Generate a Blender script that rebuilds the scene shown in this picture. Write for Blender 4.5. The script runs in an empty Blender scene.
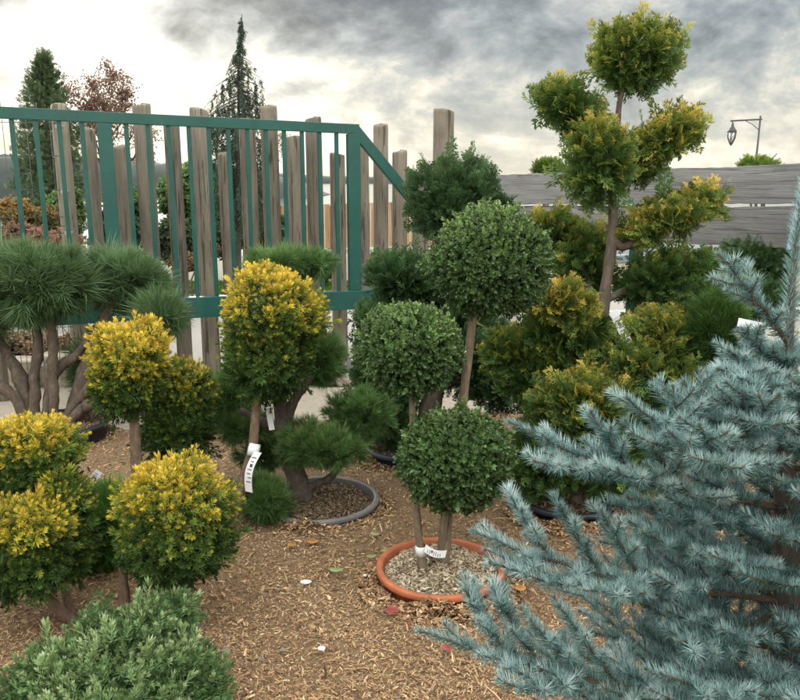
import bpy, math, random
import numpy as np
from mathutils import Vector

SC = bpy.context.scene
COL = SC.collection
rng = np.random.default_rng(11)
random.seed(5)
PI = math.pi

# ------------------------------------------------------------------ camera
F_PX = 780.0
PITCH = math.atan(169 / F_PX)
SP, CP = math.sin(PITCH), math.cos(PITCH)
CAMZ = 1.6
SLOPE = -0.035                      # the yard falls gently away towards the lake
cd = bpy.data.cameras.new('camera')
cam = bpy.data.objects.new('camera', cd)
COL.objects.link(cam)
cam.location = (0, 0, CAMZ)
cam.rotation_euler = (PI / 2 - PITCH, 0, 0)
cd.sensor_width = 36
cd.lens = F_PX / 800 * 36
cd.clip_start = 0.05
cd.clip_end = 9000
SC.camera = cam


def gz(x, y):
    return SLOPE * y


def P(px, py, d):
    """the point seen at photo position px, py at depth d metres"""
    x = (px - 400) / F_PX * d
    u = (350 - py) / F_PX * d
    return np.array([x, d * CP + u * SP, CAMZ - d * SP + u * CP])


def DG(py, dz=0.0):
    """depth at which the ground is seen at photo row py"""
    a = (py - 350) / F_PX
    return (CAMZ - dz) / ((SP + a * CP) + SLOPE * (CP - a * SP))


def G(px, py, dz=0.0):
    return P(px, py, DG(py, dz))


def GD(px, d):
    """ground point in column px at depth d"""
    lo, hi = 185.0, 1500.0
    for _ in range(60):
        m = (lo + hi) / 2
        if P(px, m, d)[2] > gz(0, P(px, m, d)[1]):
            lo = m
        else:
            hi = m
    return P(px, lo, d)


def ZAT(p, py):
    """height z above world zero at which the vertical through p is seen at row py"""
    Y = p[1]
    t = (350 - py) / F_PX
    # depth d = Y*CP + (CAMZ - z)*SP ; up = Y*SP - (CAMZ - z)*CP ; up = t*d
    k = (Y * SP - t * Y * CP) / (CP + t * SP)
    return CAMZ - k


# ------------------------------------------------------------------ mesh building
def nrm(a):
    return a / np.maximum(np.linalg.norm(a, axis=-1, keepdims=True), 1e-9)


ORI = {}


class MB:
    def __init__(s):
        s.v = []; s.f = {3: [], 4: []}; s.m = {3: [], 4: []}; s.sm = {3: [], 4: []}
        s.ti = []; s.tp = []; s.n = 0

    def add(s, V, F3=None, F4=None, mat=0, tint=0.5, tip=0.5, smooth=False):
        V = np.asarray(V, dtype=np.float64)
        n = len(V)
        s.v.append(V)
        s.ti.append(np.broadcast_to(np.asarray(tint, dtype=np.float32), (n,)))
        s.tp.append(np.broadcast_to(np.asarray(tip, dtype=np.float32), (n,)))
        for k, Fk in ((3, F3), (4, F4)):
            if Fk is not None and len(Fk):
                Fk = np.asarray(Fk, dtype=np.int64)
                s.f[k].append(Fk + s.n)
                s.m[k].append(np.full(len(Fk), mat, dtype=np.int32))
                s.sm[k].append(np.full(len(Fk), smooth, dtype=bool))
        s.n += n

    def inst(s, tpl, pos, R, scale, mat=0, tint=None, tip=None, tipmix=1.0):
        """many small copies of one template inside ONE part: leaves, needles, chips"""
        TV, T3, T4, TT = tpl
        M = len(pos); n = len(TV)
        if M == 0:
            return
        scale = np.broadcast_to(scale, (M,))
        V = pos[:, None, :] + np.einsum('mij,nj->mni', R, TV) * scale[:, None, None]
        off = (np.arange(M) * n)[:, None, None]
        F3 = (np.asarray(T3)[None] + off).reshape(-1, 3) if len(T3) else None
        F4 = (np.asarray(T4)[None] + off).reshape(-1, 4) if len(T4) else None
        ti = np.repeat(rng.random(M) if tint is None else tint, n)
        tp = np.full(M, 0.5) if tip is None else tip
        tp = (tp[:, None] * (1 - tipmix + tipmix * TT[None, :])).reshape(-1)
        s.add(V.reshape(-1, 3), F3, F4, mat, ti, tp)

    def build(s, name, mats, parent=None, origin=None, bevel=0.0, attrs=True):
        V = np.concatenate(s.v)
        if parent is not None:
            o0 = ORI.get(parent.name, np.zeros(3))
        else:
            o0 = np.zeros(3) if origin is None else np.asarray(origin, float)
        me = bpy.data.meshes.new(name)
        me.vertices.add(len(V))
        me.vertices.foreach_set('co', (V - o0).astype(np.float32).ravel())
        loops = []; starts = []; mi = []; sm = []; st = 0
        for k in (3, 4):
            if s.f[k]:
                Fk = np.concatenate(s.f[k])
                loops.append(Fk.ravel())
                starts.append(st + np.arange(len(Fk)) * k)
                st += len(Fk) * k
                mi.append(np.concatenate(s.m[k])); sm.append(np.concatenate(s.sm[k]))
        loops = np.concatenate(loops); starts = np.concatenate(starts)
        me.loops.add(len(loops)); me.loops.foreach_set('vertex_index', loops.astype(np.int32))
        me.polygons.add(len(starts)); me.polygons.foreach_set('loop_start', starts.astype(np.int32))
        me.polygons.foreach_set('material_index', np.concatenate(mi))
        me.polygons.foreach_set('use_smooth', np.concatenate(sm))
        if attrs:
            a = me.attributes.new('tint', 'FLOAT', 'POINT'); a.data.foreach_set('value', np.concatenate(s.ti).astype(np.float32))
            a = me.attributes.new('tip', 'FLOAT', 'POINT'); a.data.foreach_set('value', np.concatenate(s.tp).astype(np.float32))
        for m in (mats if isinstance(mats, (list, tuple)) else [mats]):
            me.materials.append(m)
        me.update(calc_edges=True)
        ob = bpy.data.objects.new(name, me)
        COL.objects.link(ob)
        if parent is not None:
            ob.parent = parent
        else:
            ob.location = o0
        ORI[ob.name] = o0
        if bevel > 0:
            b = ob.modifiers.new('bevel', 'BEVEL'); b.width = bevel; b.segments = 2; b.limit_method = 'ANGLE'
        return ob


def tag(o, label=None, cat=None, group=None, kind=None):
    if label: o['label'] = label
    if cat: o['category'] = cat
    if group: o['group'] = group
    if kind: o['kind'] = kind
    return o


def thing(name, label, cat, base, group=None):
    o = bpy.data.objects.new(name, None)
    COL.objects.link(o)
    o.location = tuple(base)
    o.empty_display_size = 0.1
    ORI[o.name] = np.asarray(base, float)
    return tag(o, label, cat, group)


def frames(D, roll=None, ref=None):
    """rotation matrices whose z column is D"""
    D = nrm(D)
    M = len(D)
    r = np.tile(np.array([0.13, 0.21, 1.0]), (M, 1)) if ref is None else ref
    bad = np.abs((nrm(r) * D).sum(1)) > 0.98
    r = r.copy(); r[bad] = [1, 0, 0]
    X = nrm(np.cross(r, D)); Y = np.cross(D, X)
    if roll is not None:
        c, s_ = np.cos(roll)[:, None], np.sin(roll)[:, None]
        X, Y = X * c + Y * s_, -X * s_ + Y * c
    return np.stack([X, Y, D], axis=2)


def tube(mb, pts, radii, seg=10, mat=0, knots=0.0, seed=0, tint=0.5, sub=1):
    pts = np.asarray(pts, float); radii = np.asarray(radii, float)
    if sub > 1 and len(pts) > 2:                     # smooth the path
        n = len(pts); tt = np.arange(n); ts = np.linspace(0, n - 1, (n - 1) * sub + 1)
        out = np.zeros((len(ts), 3))
        for j, t in enumerate(ts):
            i = min(int(t), n - 2); u = t - i
            p0 = pts[max(i - 1, 0)]; p1 = pts[i]; p2 = pts[i + 1]; p3 = pts[min(i + 2, n - 1)]
            out[j] = 0.5 * ((2 * p1) + (-p0 + p2) * u + (2 * p0 - 5 * p1 + 4 * p2 - p3) * u * u + (-p0 + 3 * p1 - 3 * p2 + p3) * u ** 3)
        radii = np.interp(ts, tt, radii); pts = out
    n = len(pts)
    T = nrm(np.gradient(pts, axis=0))
    X = np.zeros_like(T)
    x = np.cross(T[0], [0.3, 1, 0.2]); x /= np.linalg.norm(x)
    for i in range(n):
        x = x - T[i] * x.dot(T[i]); x /= np.linalg.norm(x); X[i] = x
    Y = np.cross(T, X)
    a = np.linspace(0, 2 * PI, seg, endpoint=False)
    r = radii[:, None] * np.ones((n, seg))
    if knots > 0:
        q = np.random.default_rng(seed)
        r = r * (1 + knots * (q.random((n, seg)) - 0.5) + knots * 0.9 * (q.random((n, 1)) - 0.4))
    V = pts[:, None, :] + r[..., None] * (np.cos(a)[None, :, None] * X[:, None, :] + np.sin(a)[None, :, None] * Y[:, None, :])
    V = V.reshape(-1, 3)
    i = np.arange(n - 1)[:, None] * seg; j = np.arange(seg)[None, :]; j2 = (j + 1) % seg
    F4 = np.stack([i + j, i + j2, i + seg + j2, i + seg + j], axis=2).reshape(-1, 4)
    V = np.vstack([V, pts[0], pts[-1]])
    jj = np.arange(seg); jn = (jj + 1) % seg
    F3 = np.vstack([np.stack([np.full(seg, n * seg), jn, jj], 1), np.stack([np.full(seg, n * seg + 1), (n - 1) * seg + jj, (n - 1) * seg + jn], 1)])
    mb.add(V, F3, F4, mat, tint, 0.5, True)


def box(mb, c, size, rz=0.0, mat=0, axis=None, tint=0.5):
    """box centred at c; axis = (x dir, y dir, z dir) or a turn about z"""
    h = np.asarray(size, float) / 2
    S = np.array([[x, y, z] for z in (-1, 1) for y in (-1, 1) for x in (-1, 1)], float) * h
    if axis is not None:
        V = S @ np.array(axis)
    else:
        c_, s_ = math.cos(rz), math.sin(rz)
        V = S @ np.array([[c_, s_, 0], [-s_, c_, 0], [0, 0, 1]])
    F = [[0, 2, 3, 1], [4, 5, 7, 6], [0, 1, 5, 4], [2, 6, 7, 3], [0, 4, 6, 2], [1, 3, 7, 5]]
    mb.add(V + np.asarray(c, float), None, F, mat, tint)


def beam(mb, a, b, w, h, mat=0, up=(0, 0, 1)):
    """box from a to b, w across, h along up"""
    a = np.asarray(a, float); b = np.asarray(b, float)
    L = np.linalg.norm(b - a); X = (b - a) / L
    Y = np.cross(up, X); Y /= np.linalg.norm(Y); Z = np.cross(X, Y)
    box(mb, (a + b) / 2, (L, w, h), mat=mat, axis=(X, Y, Z))


def lathe(mb, c, prof, seg=64, mat=0, wob=0.0, seed=0, sy=1.0):
    q = np.random.default_rng(seed)
    prof = np.asarray(prof, float); n = len(prof)
    a = np.linspace(0, 2 * PI, seg, endpoint=False)
    w = 1 + wob * np.sin(a * 2 + q.random() * 6) + wob * 0.5 * np.sin(a * 3 + q.random() * 6)
    V = np.zeros((n, seg, 3))
    V[..., 0] = prof[:, 0:1] * np.cos(a) * w; V[..., 1] = prof[:, 0:1] * np.sin(a) * w * sy; V[..., 2] = prof[:, 1:2]
    V = V.reshape(-1, 3) + np.asarray(c, float)
    i = np.arange(n - 1)[:, None] * seg; j = np.arange(seg)[None, :]; j2 = (j + 1) % seg
    F4 = np.stack([i + j, i + j2, i + seg + j2, i + seg + j], axis=2).reshape(-1, 4)
    mb.add(V, None, F4, mat, 0.5, 0.5, True)


def wav(p, seed, f=1.0, n=7):
    """smooth pseudo noise of points, about -1..1"""
    q = np.random.default_rng(seed)
    K = q.normal(size=(n, 3))[:, :p.shape[-1]] * f; ph = q.random(n) * 6.28
    return np.sin(p @ K.T + ph).sum(-1) / math.sqrt(n) / 1.1


def blob(mb, c, R3, seed=0, lump=0.15, f=3.0, mat=0, res=22, rot=None, smooth=True, flat=None, tint=0.5):
    th = np.linspace(0, PI, res); ph = np.linspace(0, 2 * PI, res * 2, endpoint=False)
    U = np.stack([np.sin(th)[:, None] * np.cos(ph), np.sin(th)[:, None] * np.sin(ph), np.cos(th)[:, None] * np.ones_like(ph)], -1).reshape(-1, 3)
    r = 1 + lump * wav(U, seed, f)
    V = U * r[:, None] * np.asarray(R3)
    if flat is not None:
        V[:, 2] = np.maximum(V[:, 2], flat)
    if rot is not None:
        V = V @ rot.T
    n = res; seg = res * 2
    i = np.arange(n - 1)[:, None] * seg; j = np.arange(seg)[None, :]; j2 = (j + 1) % seg
    F4 = np.stack([i + j, i + seg + j, i + seg + j2, i + j2], axis=2).reshape(-1, 4)
    mb.add(V + np.asarray(c), None, F4, mat, tint, 0.1, smooth)


# ------------------------------------------------------------------ materials
def new_mat(name):
    m = bpy.data.materials.new(name); m.use_nodes = True
    nt = m.node_tree
    return m, nt, nt.nodes['Principled BSDF'], nt.nodes['Material Output']


def N(nt, t, **kw):
    n = nt.nodes.new(t)
    for k, v in kw.items():
        if k.startswith('i_'):
            n.inputs[k[2:].replace('_', ' ')].default_value = v
        else:
            setattr(n, k, v)
    return n


def ramp(nt, src, stops):
    r = nt.nodes.new('ShaderNodeValToRGB')
    e = r.color_ramp.elements
    while len(e) < len(stops):
        e.new(0.5)
    for k, (p, c) in enumerate(stops):
        e[k].position = p; e[k].color = (*c, 1)
    nt.links.new(src, r.inputs[0])
    return r.outputs[0]


def coord(nt, kind='Object', scale=(1, 1, 1)):
    t = nt.nodes.new('ShaderNodeTexCoord'); m = nt.nodes.new('ShaderNodeMapping')
    m.inputs['Scale'].default_value = scale
    nt.links.new(t.outputs[kind], m.inputs[0])
    return m.outputs[0]


def noise(nt, vec, scale, detail=6, rough=0.6, out='Fac', dist=0.0):
    n = nt.nodes.new('ShaderNodeTexNoise')
    n.inputs['Scale'].default_value = scale; n.inputs['Detail'].default_value = detail
    n.inputs['Roughness'].default_value = rough; n.inputs['Distortion'].default_value = dist
    if vec is not None:
        nt.links.new(vec, n.inputs['Vector'])
    return n.outputs[out]


def mixc(nt, f, a, b, mode='MIX'):
    m = nt.nodes.new('ShaderNodeMix'); m.data_type = 'RGBA'; m.blend_type = mode
    for s_, i in ((f, 0), (a, 6), (b, 7)):
        if hasattr(s_, 'is_linked') or hasattr(s_, 'links'):
            nt.links.new(s_, m.inputs[i])
        else:
            m.inputs[i].default_value = s_ if not isinstance(s_, tuple) else (*s_, 1)
    return m.outputs[2]


def mth(nt, op, a, b=None, c=None, clamp=False):
    m = nt.nodes.new('ShaderNodeMath'); m.operation = op; m.use_clamp = clamp
    for i, s_ in enumerate((a, b, c)):
        if s_ is None: continue
        if hasattr(s_, 'links'): nt.links.new(s_, m.inputs[i])
        else: m.inputs[i].default_value = s_
    return m.outputs[0]


def bump(nt, bs, h, strength=0.5, dist=0.01):
    b = nt.nodes.new('ShaderNodeBump'); b.inputs['Strength'].default_value = strength; b.inputs['Distance'].default_value = dist
    nt.links.new(h, b.inputs['Height']); nt.links.new(b.outputs[0], bs.inputs['Normal'])


def attr(nt, name):
    a = nt.nodes.new('ShaderNodeAttribute'); a.attribute_name = name
    return a.outputs['Fac']


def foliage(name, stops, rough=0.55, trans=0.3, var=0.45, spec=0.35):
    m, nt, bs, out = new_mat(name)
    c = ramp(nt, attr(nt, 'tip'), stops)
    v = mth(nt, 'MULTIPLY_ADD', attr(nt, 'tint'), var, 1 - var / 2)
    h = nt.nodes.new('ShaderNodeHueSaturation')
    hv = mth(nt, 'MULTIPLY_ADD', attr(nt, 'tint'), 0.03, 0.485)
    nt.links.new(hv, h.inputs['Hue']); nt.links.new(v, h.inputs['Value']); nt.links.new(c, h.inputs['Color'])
    col = h.outputs[0]
    nt.links.new(col, bs.inputs['Base Color'])
    bs.inputs['Roughness'].default_value = rough
    bs.inputs['Specular IOR Level'].default_value = spec
    t = nt.nodes.new('ShaderNodeBsdfTranslucent'); nt.links.new(col, t.inputs['Color'])
    mx = nt.nodes.new('ShaderNodeMixShader'); mx.inputs[0].default_value = trans
    nt.links.new(bs.outputs[0], mx.inputs[1]); nt.links.new(t.outputs[0], mx.inputs[2]); nt.links.new(mx.outputs[0], out.inputs[0])
    return m


def bark(name, a, b, scale=25.0, stretch=0.25):
    m, nt, bs, out = new_mat(name)
    v = coord(nt, 'Object', (1, 1, stretch))
    n1 = noise(nt, v, scale, 8, 0.7); n2 = noise(nt, coord(nt, 'Object'), 6, 3)
    c = ramp(nt, n1, [(0.3, tuple(x * 0.5 for x in a)), (0.5, a), (0.7, b)])
    c = mixc(nt, mth(nt, 'MULTIPLY', n2, 0.6), c, tuple(0.5 * (x + y) for x, y in zip(a, b)))
    nt.links.new(c, bs.inputs['Base Color']); bs.inputs['Roughness'].default_value = 0.9
    bump(nt, bs, n1, 1.0, 0.02)
    return m


def plain(name, col, rough=0.5, metal=0.0, mottled=0.12, scale=12.0, bmp=0.1):
    m, nt, bs, out = new_mat(name)
    n1 = noise(nt, coord(nt, 'Object'), scale, 6, 0.65)
    c = ramp(nt, n1, [(0.25, tuple(x * (1 - mottled * 2) for x in col)), (0.75, tuple(min(1, x * (1 + mottled)) for x in col))])
    nt.links.new(c, bs.inputs['Base Color'])
    r = mth(nt, 'MULTIPLY_ADD', n1, 0.25, rough - 0.12); nt.links.new(r, bs.inputs['Roughness'])
    bs.inputs['Metallic'].default_value = metal
    if bmp: bump(nt, bs, n1, bmp, 0.003)
    return m


def wood(name, dark, mid, light, axis=2, grain=60.0, rz=0.0, crk=.65):
    """weathered timber with the grain along one object axis"""
    m, nt, bs, out = new_mat(name)
    sc = [1, 1, 1]; sc[axis] = 0.045
    oi = nt.nodes.new('ShaderNodeObjectInfo')
    t = nt.nodes.new('ShaderNodeTexCoord'); ad = nt.nodes.new('ShaderNodeVectorMath'); ad.operation = 'MULTIPLY_ADD'
    cv = nt.nodes.new('ShaderNodeCombineXYZ')
    for i in range(3): nt.links.new(oi.outputs['Random'], cv.inputs[i])
    nt.links.new(cv.outputs[0], ad.inputs[0]); ad.inputs[1].default_value = (7, 13, 5); rm = nt.nodes.new('ShaderNodeMapping'); rm.inputs['Rotation'].default_value = (0, 0, rz); nt.links.new(t.outputs['Object'], rm.inputs[0]); nt.links.new(rm.outputs[0], ad.inputs[2])
    mp = nt.nodes.new('ShaderNodeMapping'); mp.inputs['Scale'].default_value = sc; nt.links.new(ad.outputs[0], mp.inputs[0])
    sc2 = [1, 1, 1]; sc2[axis] = 0.3
    mp2 = nt.nodes.new('ShaderNodeMapping'); mp2.inputs['Scale'].default_value = sc2; nt.links.new(ad.outputs[0], mp2.inputs[0])
    g = noise(nt, mp.outputs[0], grain, 9, 0.72, dist=0.6)
    w = noise(nt, mp2.outputs[0], 5, 4, 0.6, dist=0.8)
    g3 = noise(nt, mp.outputs[0], grain * 0.35, 3, 0.5, dist=1.5)
    cr = mth(nt, 'LESS_THAN', g3, 0.40)
    c = ramp(nt, g, [(0.25, dark), (0.5, mid), (0.75, light)])
    c2 = ramp(nt, w, [(0.35, tuple(x * 0.62 for x in mid)), (0.7, light)])
    c = mixc(nt, 0.5, c, c2)
    c = mixc(nt, mth(nt, 'MULTIPLY', cr, crk), c, tuple(x * 0.35 for x in dark))
    vo = nt.nodes.new('ShaderNodeTexVoronoi'); vo.inputs['Scale'].default_value = 2.6
    sc3 = [1, 1, 1]; sc3[axis] = 0.45
    mp3 = nt.nodes.new('ShaderNodeMapping'); mp3.inputs['Scale'].default_value = sc3; nt.links.new(ad.outputs[0], mp3.inputs[0]); nt.links.new(mp3.outputs[0], vo.inputs['Vector'])
    kn = ramp(nt, vo.outputs['Distance'], [(0.02, (1, 1, 1)), (0.10, (0, 0, 0))])
    c = mixc(nt, mth(nt, 'MULTIPLY', kn, 0.75), c, tuple(x * 0.6 for x in dark))
    rv = mth(nt, 'MULTIPLY_ADD', oi.outputs['Random'], 0.4, 0.8)
    h = nt.nodes.new('ShaderNodeHueSaturation'); nt.links.new(rv, h.inputs['Value']); nt.links.new(c, h.inputs['Color'])
    nt.links.new(h.outputs[0], bs.inputs['Base Color']); bs.inputs['Roughness'].default_value = 0.85
    hh = mth(nt, 'SUBTRACT', g, mth(nt, 'MULTIPLY', cr, 0.6))
    bump(nt, bs, hh, 1.0, 0.008)
    return m


M = {}
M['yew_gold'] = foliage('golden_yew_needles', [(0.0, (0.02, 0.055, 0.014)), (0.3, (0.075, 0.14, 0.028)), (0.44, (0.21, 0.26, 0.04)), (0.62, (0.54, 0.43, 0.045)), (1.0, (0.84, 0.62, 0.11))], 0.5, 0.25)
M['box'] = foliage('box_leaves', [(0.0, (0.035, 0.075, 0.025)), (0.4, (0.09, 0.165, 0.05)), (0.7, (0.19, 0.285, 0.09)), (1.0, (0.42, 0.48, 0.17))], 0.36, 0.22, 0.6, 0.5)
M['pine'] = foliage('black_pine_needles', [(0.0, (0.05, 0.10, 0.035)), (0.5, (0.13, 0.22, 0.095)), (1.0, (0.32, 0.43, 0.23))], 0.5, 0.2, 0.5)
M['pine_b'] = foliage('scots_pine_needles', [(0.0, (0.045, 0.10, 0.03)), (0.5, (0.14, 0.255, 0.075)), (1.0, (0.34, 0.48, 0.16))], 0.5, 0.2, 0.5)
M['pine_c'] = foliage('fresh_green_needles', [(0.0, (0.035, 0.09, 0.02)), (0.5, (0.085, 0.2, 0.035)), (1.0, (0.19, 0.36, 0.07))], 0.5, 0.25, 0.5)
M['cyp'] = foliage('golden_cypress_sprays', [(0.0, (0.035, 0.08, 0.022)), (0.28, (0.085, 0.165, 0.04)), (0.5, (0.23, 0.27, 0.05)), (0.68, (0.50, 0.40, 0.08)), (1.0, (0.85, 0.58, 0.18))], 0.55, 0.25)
M['jun'] = foliage('juniper_sprays', [(0.0, (0.03, 0.075, 0.025)), (0.5, (0.095, 0.18, 0.07)), (1.0, (0.23, 0.34, 0.14))], 0.55, 0.2)
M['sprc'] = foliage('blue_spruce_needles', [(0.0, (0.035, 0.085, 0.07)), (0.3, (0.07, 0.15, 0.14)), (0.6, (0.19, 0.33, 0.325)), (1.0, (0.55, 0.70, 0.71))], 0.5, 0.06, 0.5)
M['yspr'] = foliage('yellow_spruce_needles', [(0.0, (0.10, 0.16, 0.03)), (0.5, (0.35, 0.4, 0.06)), (1.0, (0.65, 0.6, 0.1))], 0.5, 0.2, 0.4)
M['silver'] = foliage('silver_juniper_needles', [(0.0, (0.05, 0.11, 0.03)), (0.35, (0.11, 0.20, 0.075)), (0.7, (0.27, 0.37, 0.16)), (1.0, (0.55, 0.62, 0.39))], 0.5, 0.2, 0.45)
M['blade'] = foliage('feathery_green', [(0.0, (0.02, 0.06, 0.015)), (0.5, (0.07, 0.14, 0.03)), (1.0, (0.16, 0.25, 0.06))], 0.5, 0.25)
M['lime'] = foliage('lime_sprays', [(0.0, (0.05, 0.10, 0.02)), (0.5, (0.16, 0.25, 0.04)), (1.0, (0.45, 0.48, 0.08))], 0.5, 0.3)
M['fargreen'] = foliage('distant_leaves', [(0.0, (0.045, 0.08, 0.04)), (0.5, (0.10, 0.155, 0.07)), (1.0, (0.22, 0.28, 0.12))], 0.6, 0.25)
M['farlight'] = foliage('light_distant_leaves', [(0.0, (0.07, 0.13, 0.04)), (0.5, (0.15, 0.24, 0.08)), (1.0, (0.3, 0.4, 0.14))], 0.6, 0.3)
M['weep'] = foliage('weeping_spruce_needles', [(0.0, (0.045, 0.08, 0.06)), (1.0, (0.13, 0.19, 0.12))], 0.6, 0.15)
M['red'] = foliage('autumn_russet_leaves', [(0.0, (0.14, 0.075, 0.06)), (0.5, (0.28, 0.16, 0.12)), (1.0, (0.42, 0.26, 0.16))], 0.6, 0.35)
M['orange'] = foliage('autumn_orange_leaves', [(0.0, (0.08, 0.10, 0.03)), (0.35, (0.20, 0.16, 0.05)), (0.6, (0.32, 0.19, 0.07)), (1.0, (0.52, 0.34, 0.12))], 0.6, 0.35)
M['pinkred'] = foliage('autumn_red_leaves', [(0.0, (0.10, 0.08, 0.05)), (0.4, (0.24, 0.12, 0.09)), (1.0, (0.45, 0.26, 0.17))], 0.6, 0.35)
M['purple'] = foliage('dark_purple_leaves', [(0.0, (0.04, 0.015, 0.03)), (1.0, (0.10, 0.04, 0.07))], 0.5, 0.2)
M['brownleaf'] = foliage('dry_brown_leaves', [(0.0, (0.12, 0.08, 0.05)), (0.5, (0.26, 0.18, 0.10)), (1.0, (0.42, 0.34, 0.2))], 0.7, 0.2)
M['chips'] = foliage('bark_chips', [(0.0, (0.07, 0.04, 0.024)), (0.35, (0.27, 0.162, 0.086)), (0.7, (0.48, 0.31, 0.175)), (1.0, (0.68, 0.51, 0.33))], 0.85, 0.0, 0.5, 0.15)
M['grass'] = foliage('lawn_blades', [(0.0, (0.06, 0.14, 0.02)), (1.0, (0.19, 0.34, 0.05))], 0.6, 0.3)
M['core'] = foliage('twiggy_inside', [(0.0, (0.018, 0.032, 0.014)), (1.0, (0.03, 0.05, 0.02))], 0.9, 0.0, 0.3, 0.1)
M['bark_grey'] = bark('grey_brown_bark', (0.11, 0.085, 0.065), (0.24, 0.19, 0.15), 40)
M['bark_pine'] = bark('pine_bark', (0.10, 0.075, 0.058), (0.23, 0.175, 0.135), 30, 0.5)
M['bark_dark'] = bark('dark_bark', (0.08, 0.06, 0.05), (0.19, 0.15, 0.12), 30, 0.4)
M['bark_yew'] = bark('flaky_yew_bark', (0.16, 0.10, 0.065), (0.32, 0.25, 0.185), 45, 0.4)
M['bark_box'] = bark('smooth_box_bark', (0.20, 0.15, 0.10), (0.33, 0.26, 0.18), 45, 0.3)
M['bark_far'] = bark('dark_far_bark', (0.035, 0.028, 0.022), (0.08, 0.065, 0.05), 30, 0.4)
M['twig'] = bark('orange_brown_twig', (0.16, 0.10, 0.065), (0.30, 0.20, 0.13), 90, 0.6)
m, nt, bs, out = new_mat('teal_painted_steel'); M['green'] = m
_a = noise(nt, coord(nt), 3.0, 7, 0.7); _b = noise(nt, coord(nt), 45, 3, 0.6); _d = noise(nt, coord(nt, 'Object', (1, 1, .15)), 30, 4, 0.6)
_c = ramp(nt, _a, [(0.3, (0.010, 0.072, 0.062)), (0.6, (0.016, 0.105, 0.09)), (0.8, (0.035, 0.135, 0.115))])
_c = mixc(nt, ramp(nt, _d, [(0.55, (0, 0, 0)), (0.75, (.35, .35, .35))]), _c, (0.06, 0.09, 0.075))
_c = mixc(nt, ramp(nt, _b, [(0.72, (0, 0, 0)), (0.75, (.9, .9, .9))]), _c, (0.32, 0.36, 0.33))
nt.links.new(_c, bs.inputs['Base Color']); nt.links.new(mth(nt, 'MULTIPLY_ADD', _a, .4, .2), bs.inputs['Roughness']); bump(nt, bs, _a, .06, .004)
M['log'] = wood('weathered_log_wood', (0.09, 0.073, 0.057), (0.235, 0.20, 0.16), (0.40, 0.355, 0.295), 2, 75)
M['bigpost'] = wood('old_brown_post_wood', (0.09, 0.07, 0.055), (0.20, 0.165, 0.135), (0.32, 0.27, 0.22), 2, 45)
M['board'] = wood('weathered_grey_boards', (0.09, 0.09, 0.092), (0.20, 0.20, 0.203), (0.34, 0.34, 0.345), 0, 80, math.radians(39), .4)
M['cedar'] = wood('orange_cedar_boards', (0.26, 0.14, 0.075), (0.42, 0.25, 0.14), (0.5, 0.33, 0.2), 2, 20)
M['potgrey'] = plain('grey_plastic', (0.17, 0.165, 0.17), 0.45, 0, 0.15, 10)
M['potblue'] = plain('slate_blue_plastic', (0.045, 0.065, 0.095), 0.42, 0, 0.15, 10)
M['potblack'] = plain('black_plastic', (0.016, 0.022, 0.034), 0.4, 0, 0.2, 10)
M['terra'] = plain('terracotta_plastic', (0.46, 0.14, 0.06), 0.6, 0, 0.2, 14)
M['white'] = plain('white_plastic_tag', (0.78, 0.79, 0.83), 0.5, 0, 0.04, 9, 0)
M['print'] = plain('dark_ink', (0.07, 0.07, 0.09), 0.6, 0, 0.05, 9, 0)
M['wire'] = plain('dark_wire', (0.10, 0.10, 0.095), 0.5, 0.4, 0.1, 30, 0)
M['steel'] = plain('galvanised_steel', (0.45, 0.46, 0.47), 0.4, 0.7, 0.1, 30, 0)
M['pole'] = plain('pale_post', (0.45, 0.42, 0.40), 0.6, 0, 0.1, 10)
M['stone'] = plain('beige_stone', (0.36, 0.31, 0.25), 0.9, 0, 0.3, 9, 0.9)
M['rock'] = plain('grey_rock', (0.25, 0.235, 0.22), 0.9, 0, 0.3, 11, 0.9)
M['bluep'] = plain('pale_blue_panel', (0.42, 0.52, 0.74), 0.5, 0, 0.05, 5, 0)
M['render'] = plain('cream_render', (0.6, 0.55, 0.46), 0.85, 0, 0.1, 14, 0.2)
M['bluecap'] = plain('slate_coping', (0.20, 0.25, 0.32), 0.6, 0, 0.2, 9, 0.2)
M['lampmetal'] = plain('dark_lamp_metal', (0.06, 0.065, 0.075), 0.5, 0.3, 0.1, 20, 0)
M['tape_red'] = plain('pink_tape', (0.72, 0.20, 0.22), 0.5, 0, 0.05, 9, 0)
M['kerb'] = plain('pale_kerb_concrete', (0.5, 0.47, 0.43), 0.9, 0, 0.1, 12, 0.3)


def speckle(name, a, b, big, scale=140):
    m, nt, bs, out = new_mat(name)
    v = coord(nt, 'Object')
    n1 = noise(nt, v, scale, 4, 0.8); n2 = noise(nt, v, 2.2, 6, 0.65); n3 = noise(nt, v, 22, 4, 0.7)
    c = ramp(nt, n1, [(0.3, a), (0.55, tuple(0.5 * (x + y) for x, y in zip(a, b))), (0.75, b)])
    c = mixc(nt, ramp(nt, n2, [(0.35, (0.0,) * 3), (0.7, (0.65,) * 3)]), c, big)
    c = mixc(nt, ramp(nt, n3, [(0.30, (0.55,) * 3), (0.48, (0.0,) * 3)]), c, tuple(x * 0.55 for x in big))
    nt.links.new(c, bs.inputs['Base Color']); bs.inputs['Roughness'].default_value = 0.95
    bump(nt, bs, mth(nt, 'ADD', n1, n3), 0.6, 0.006)
    return m


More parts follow.
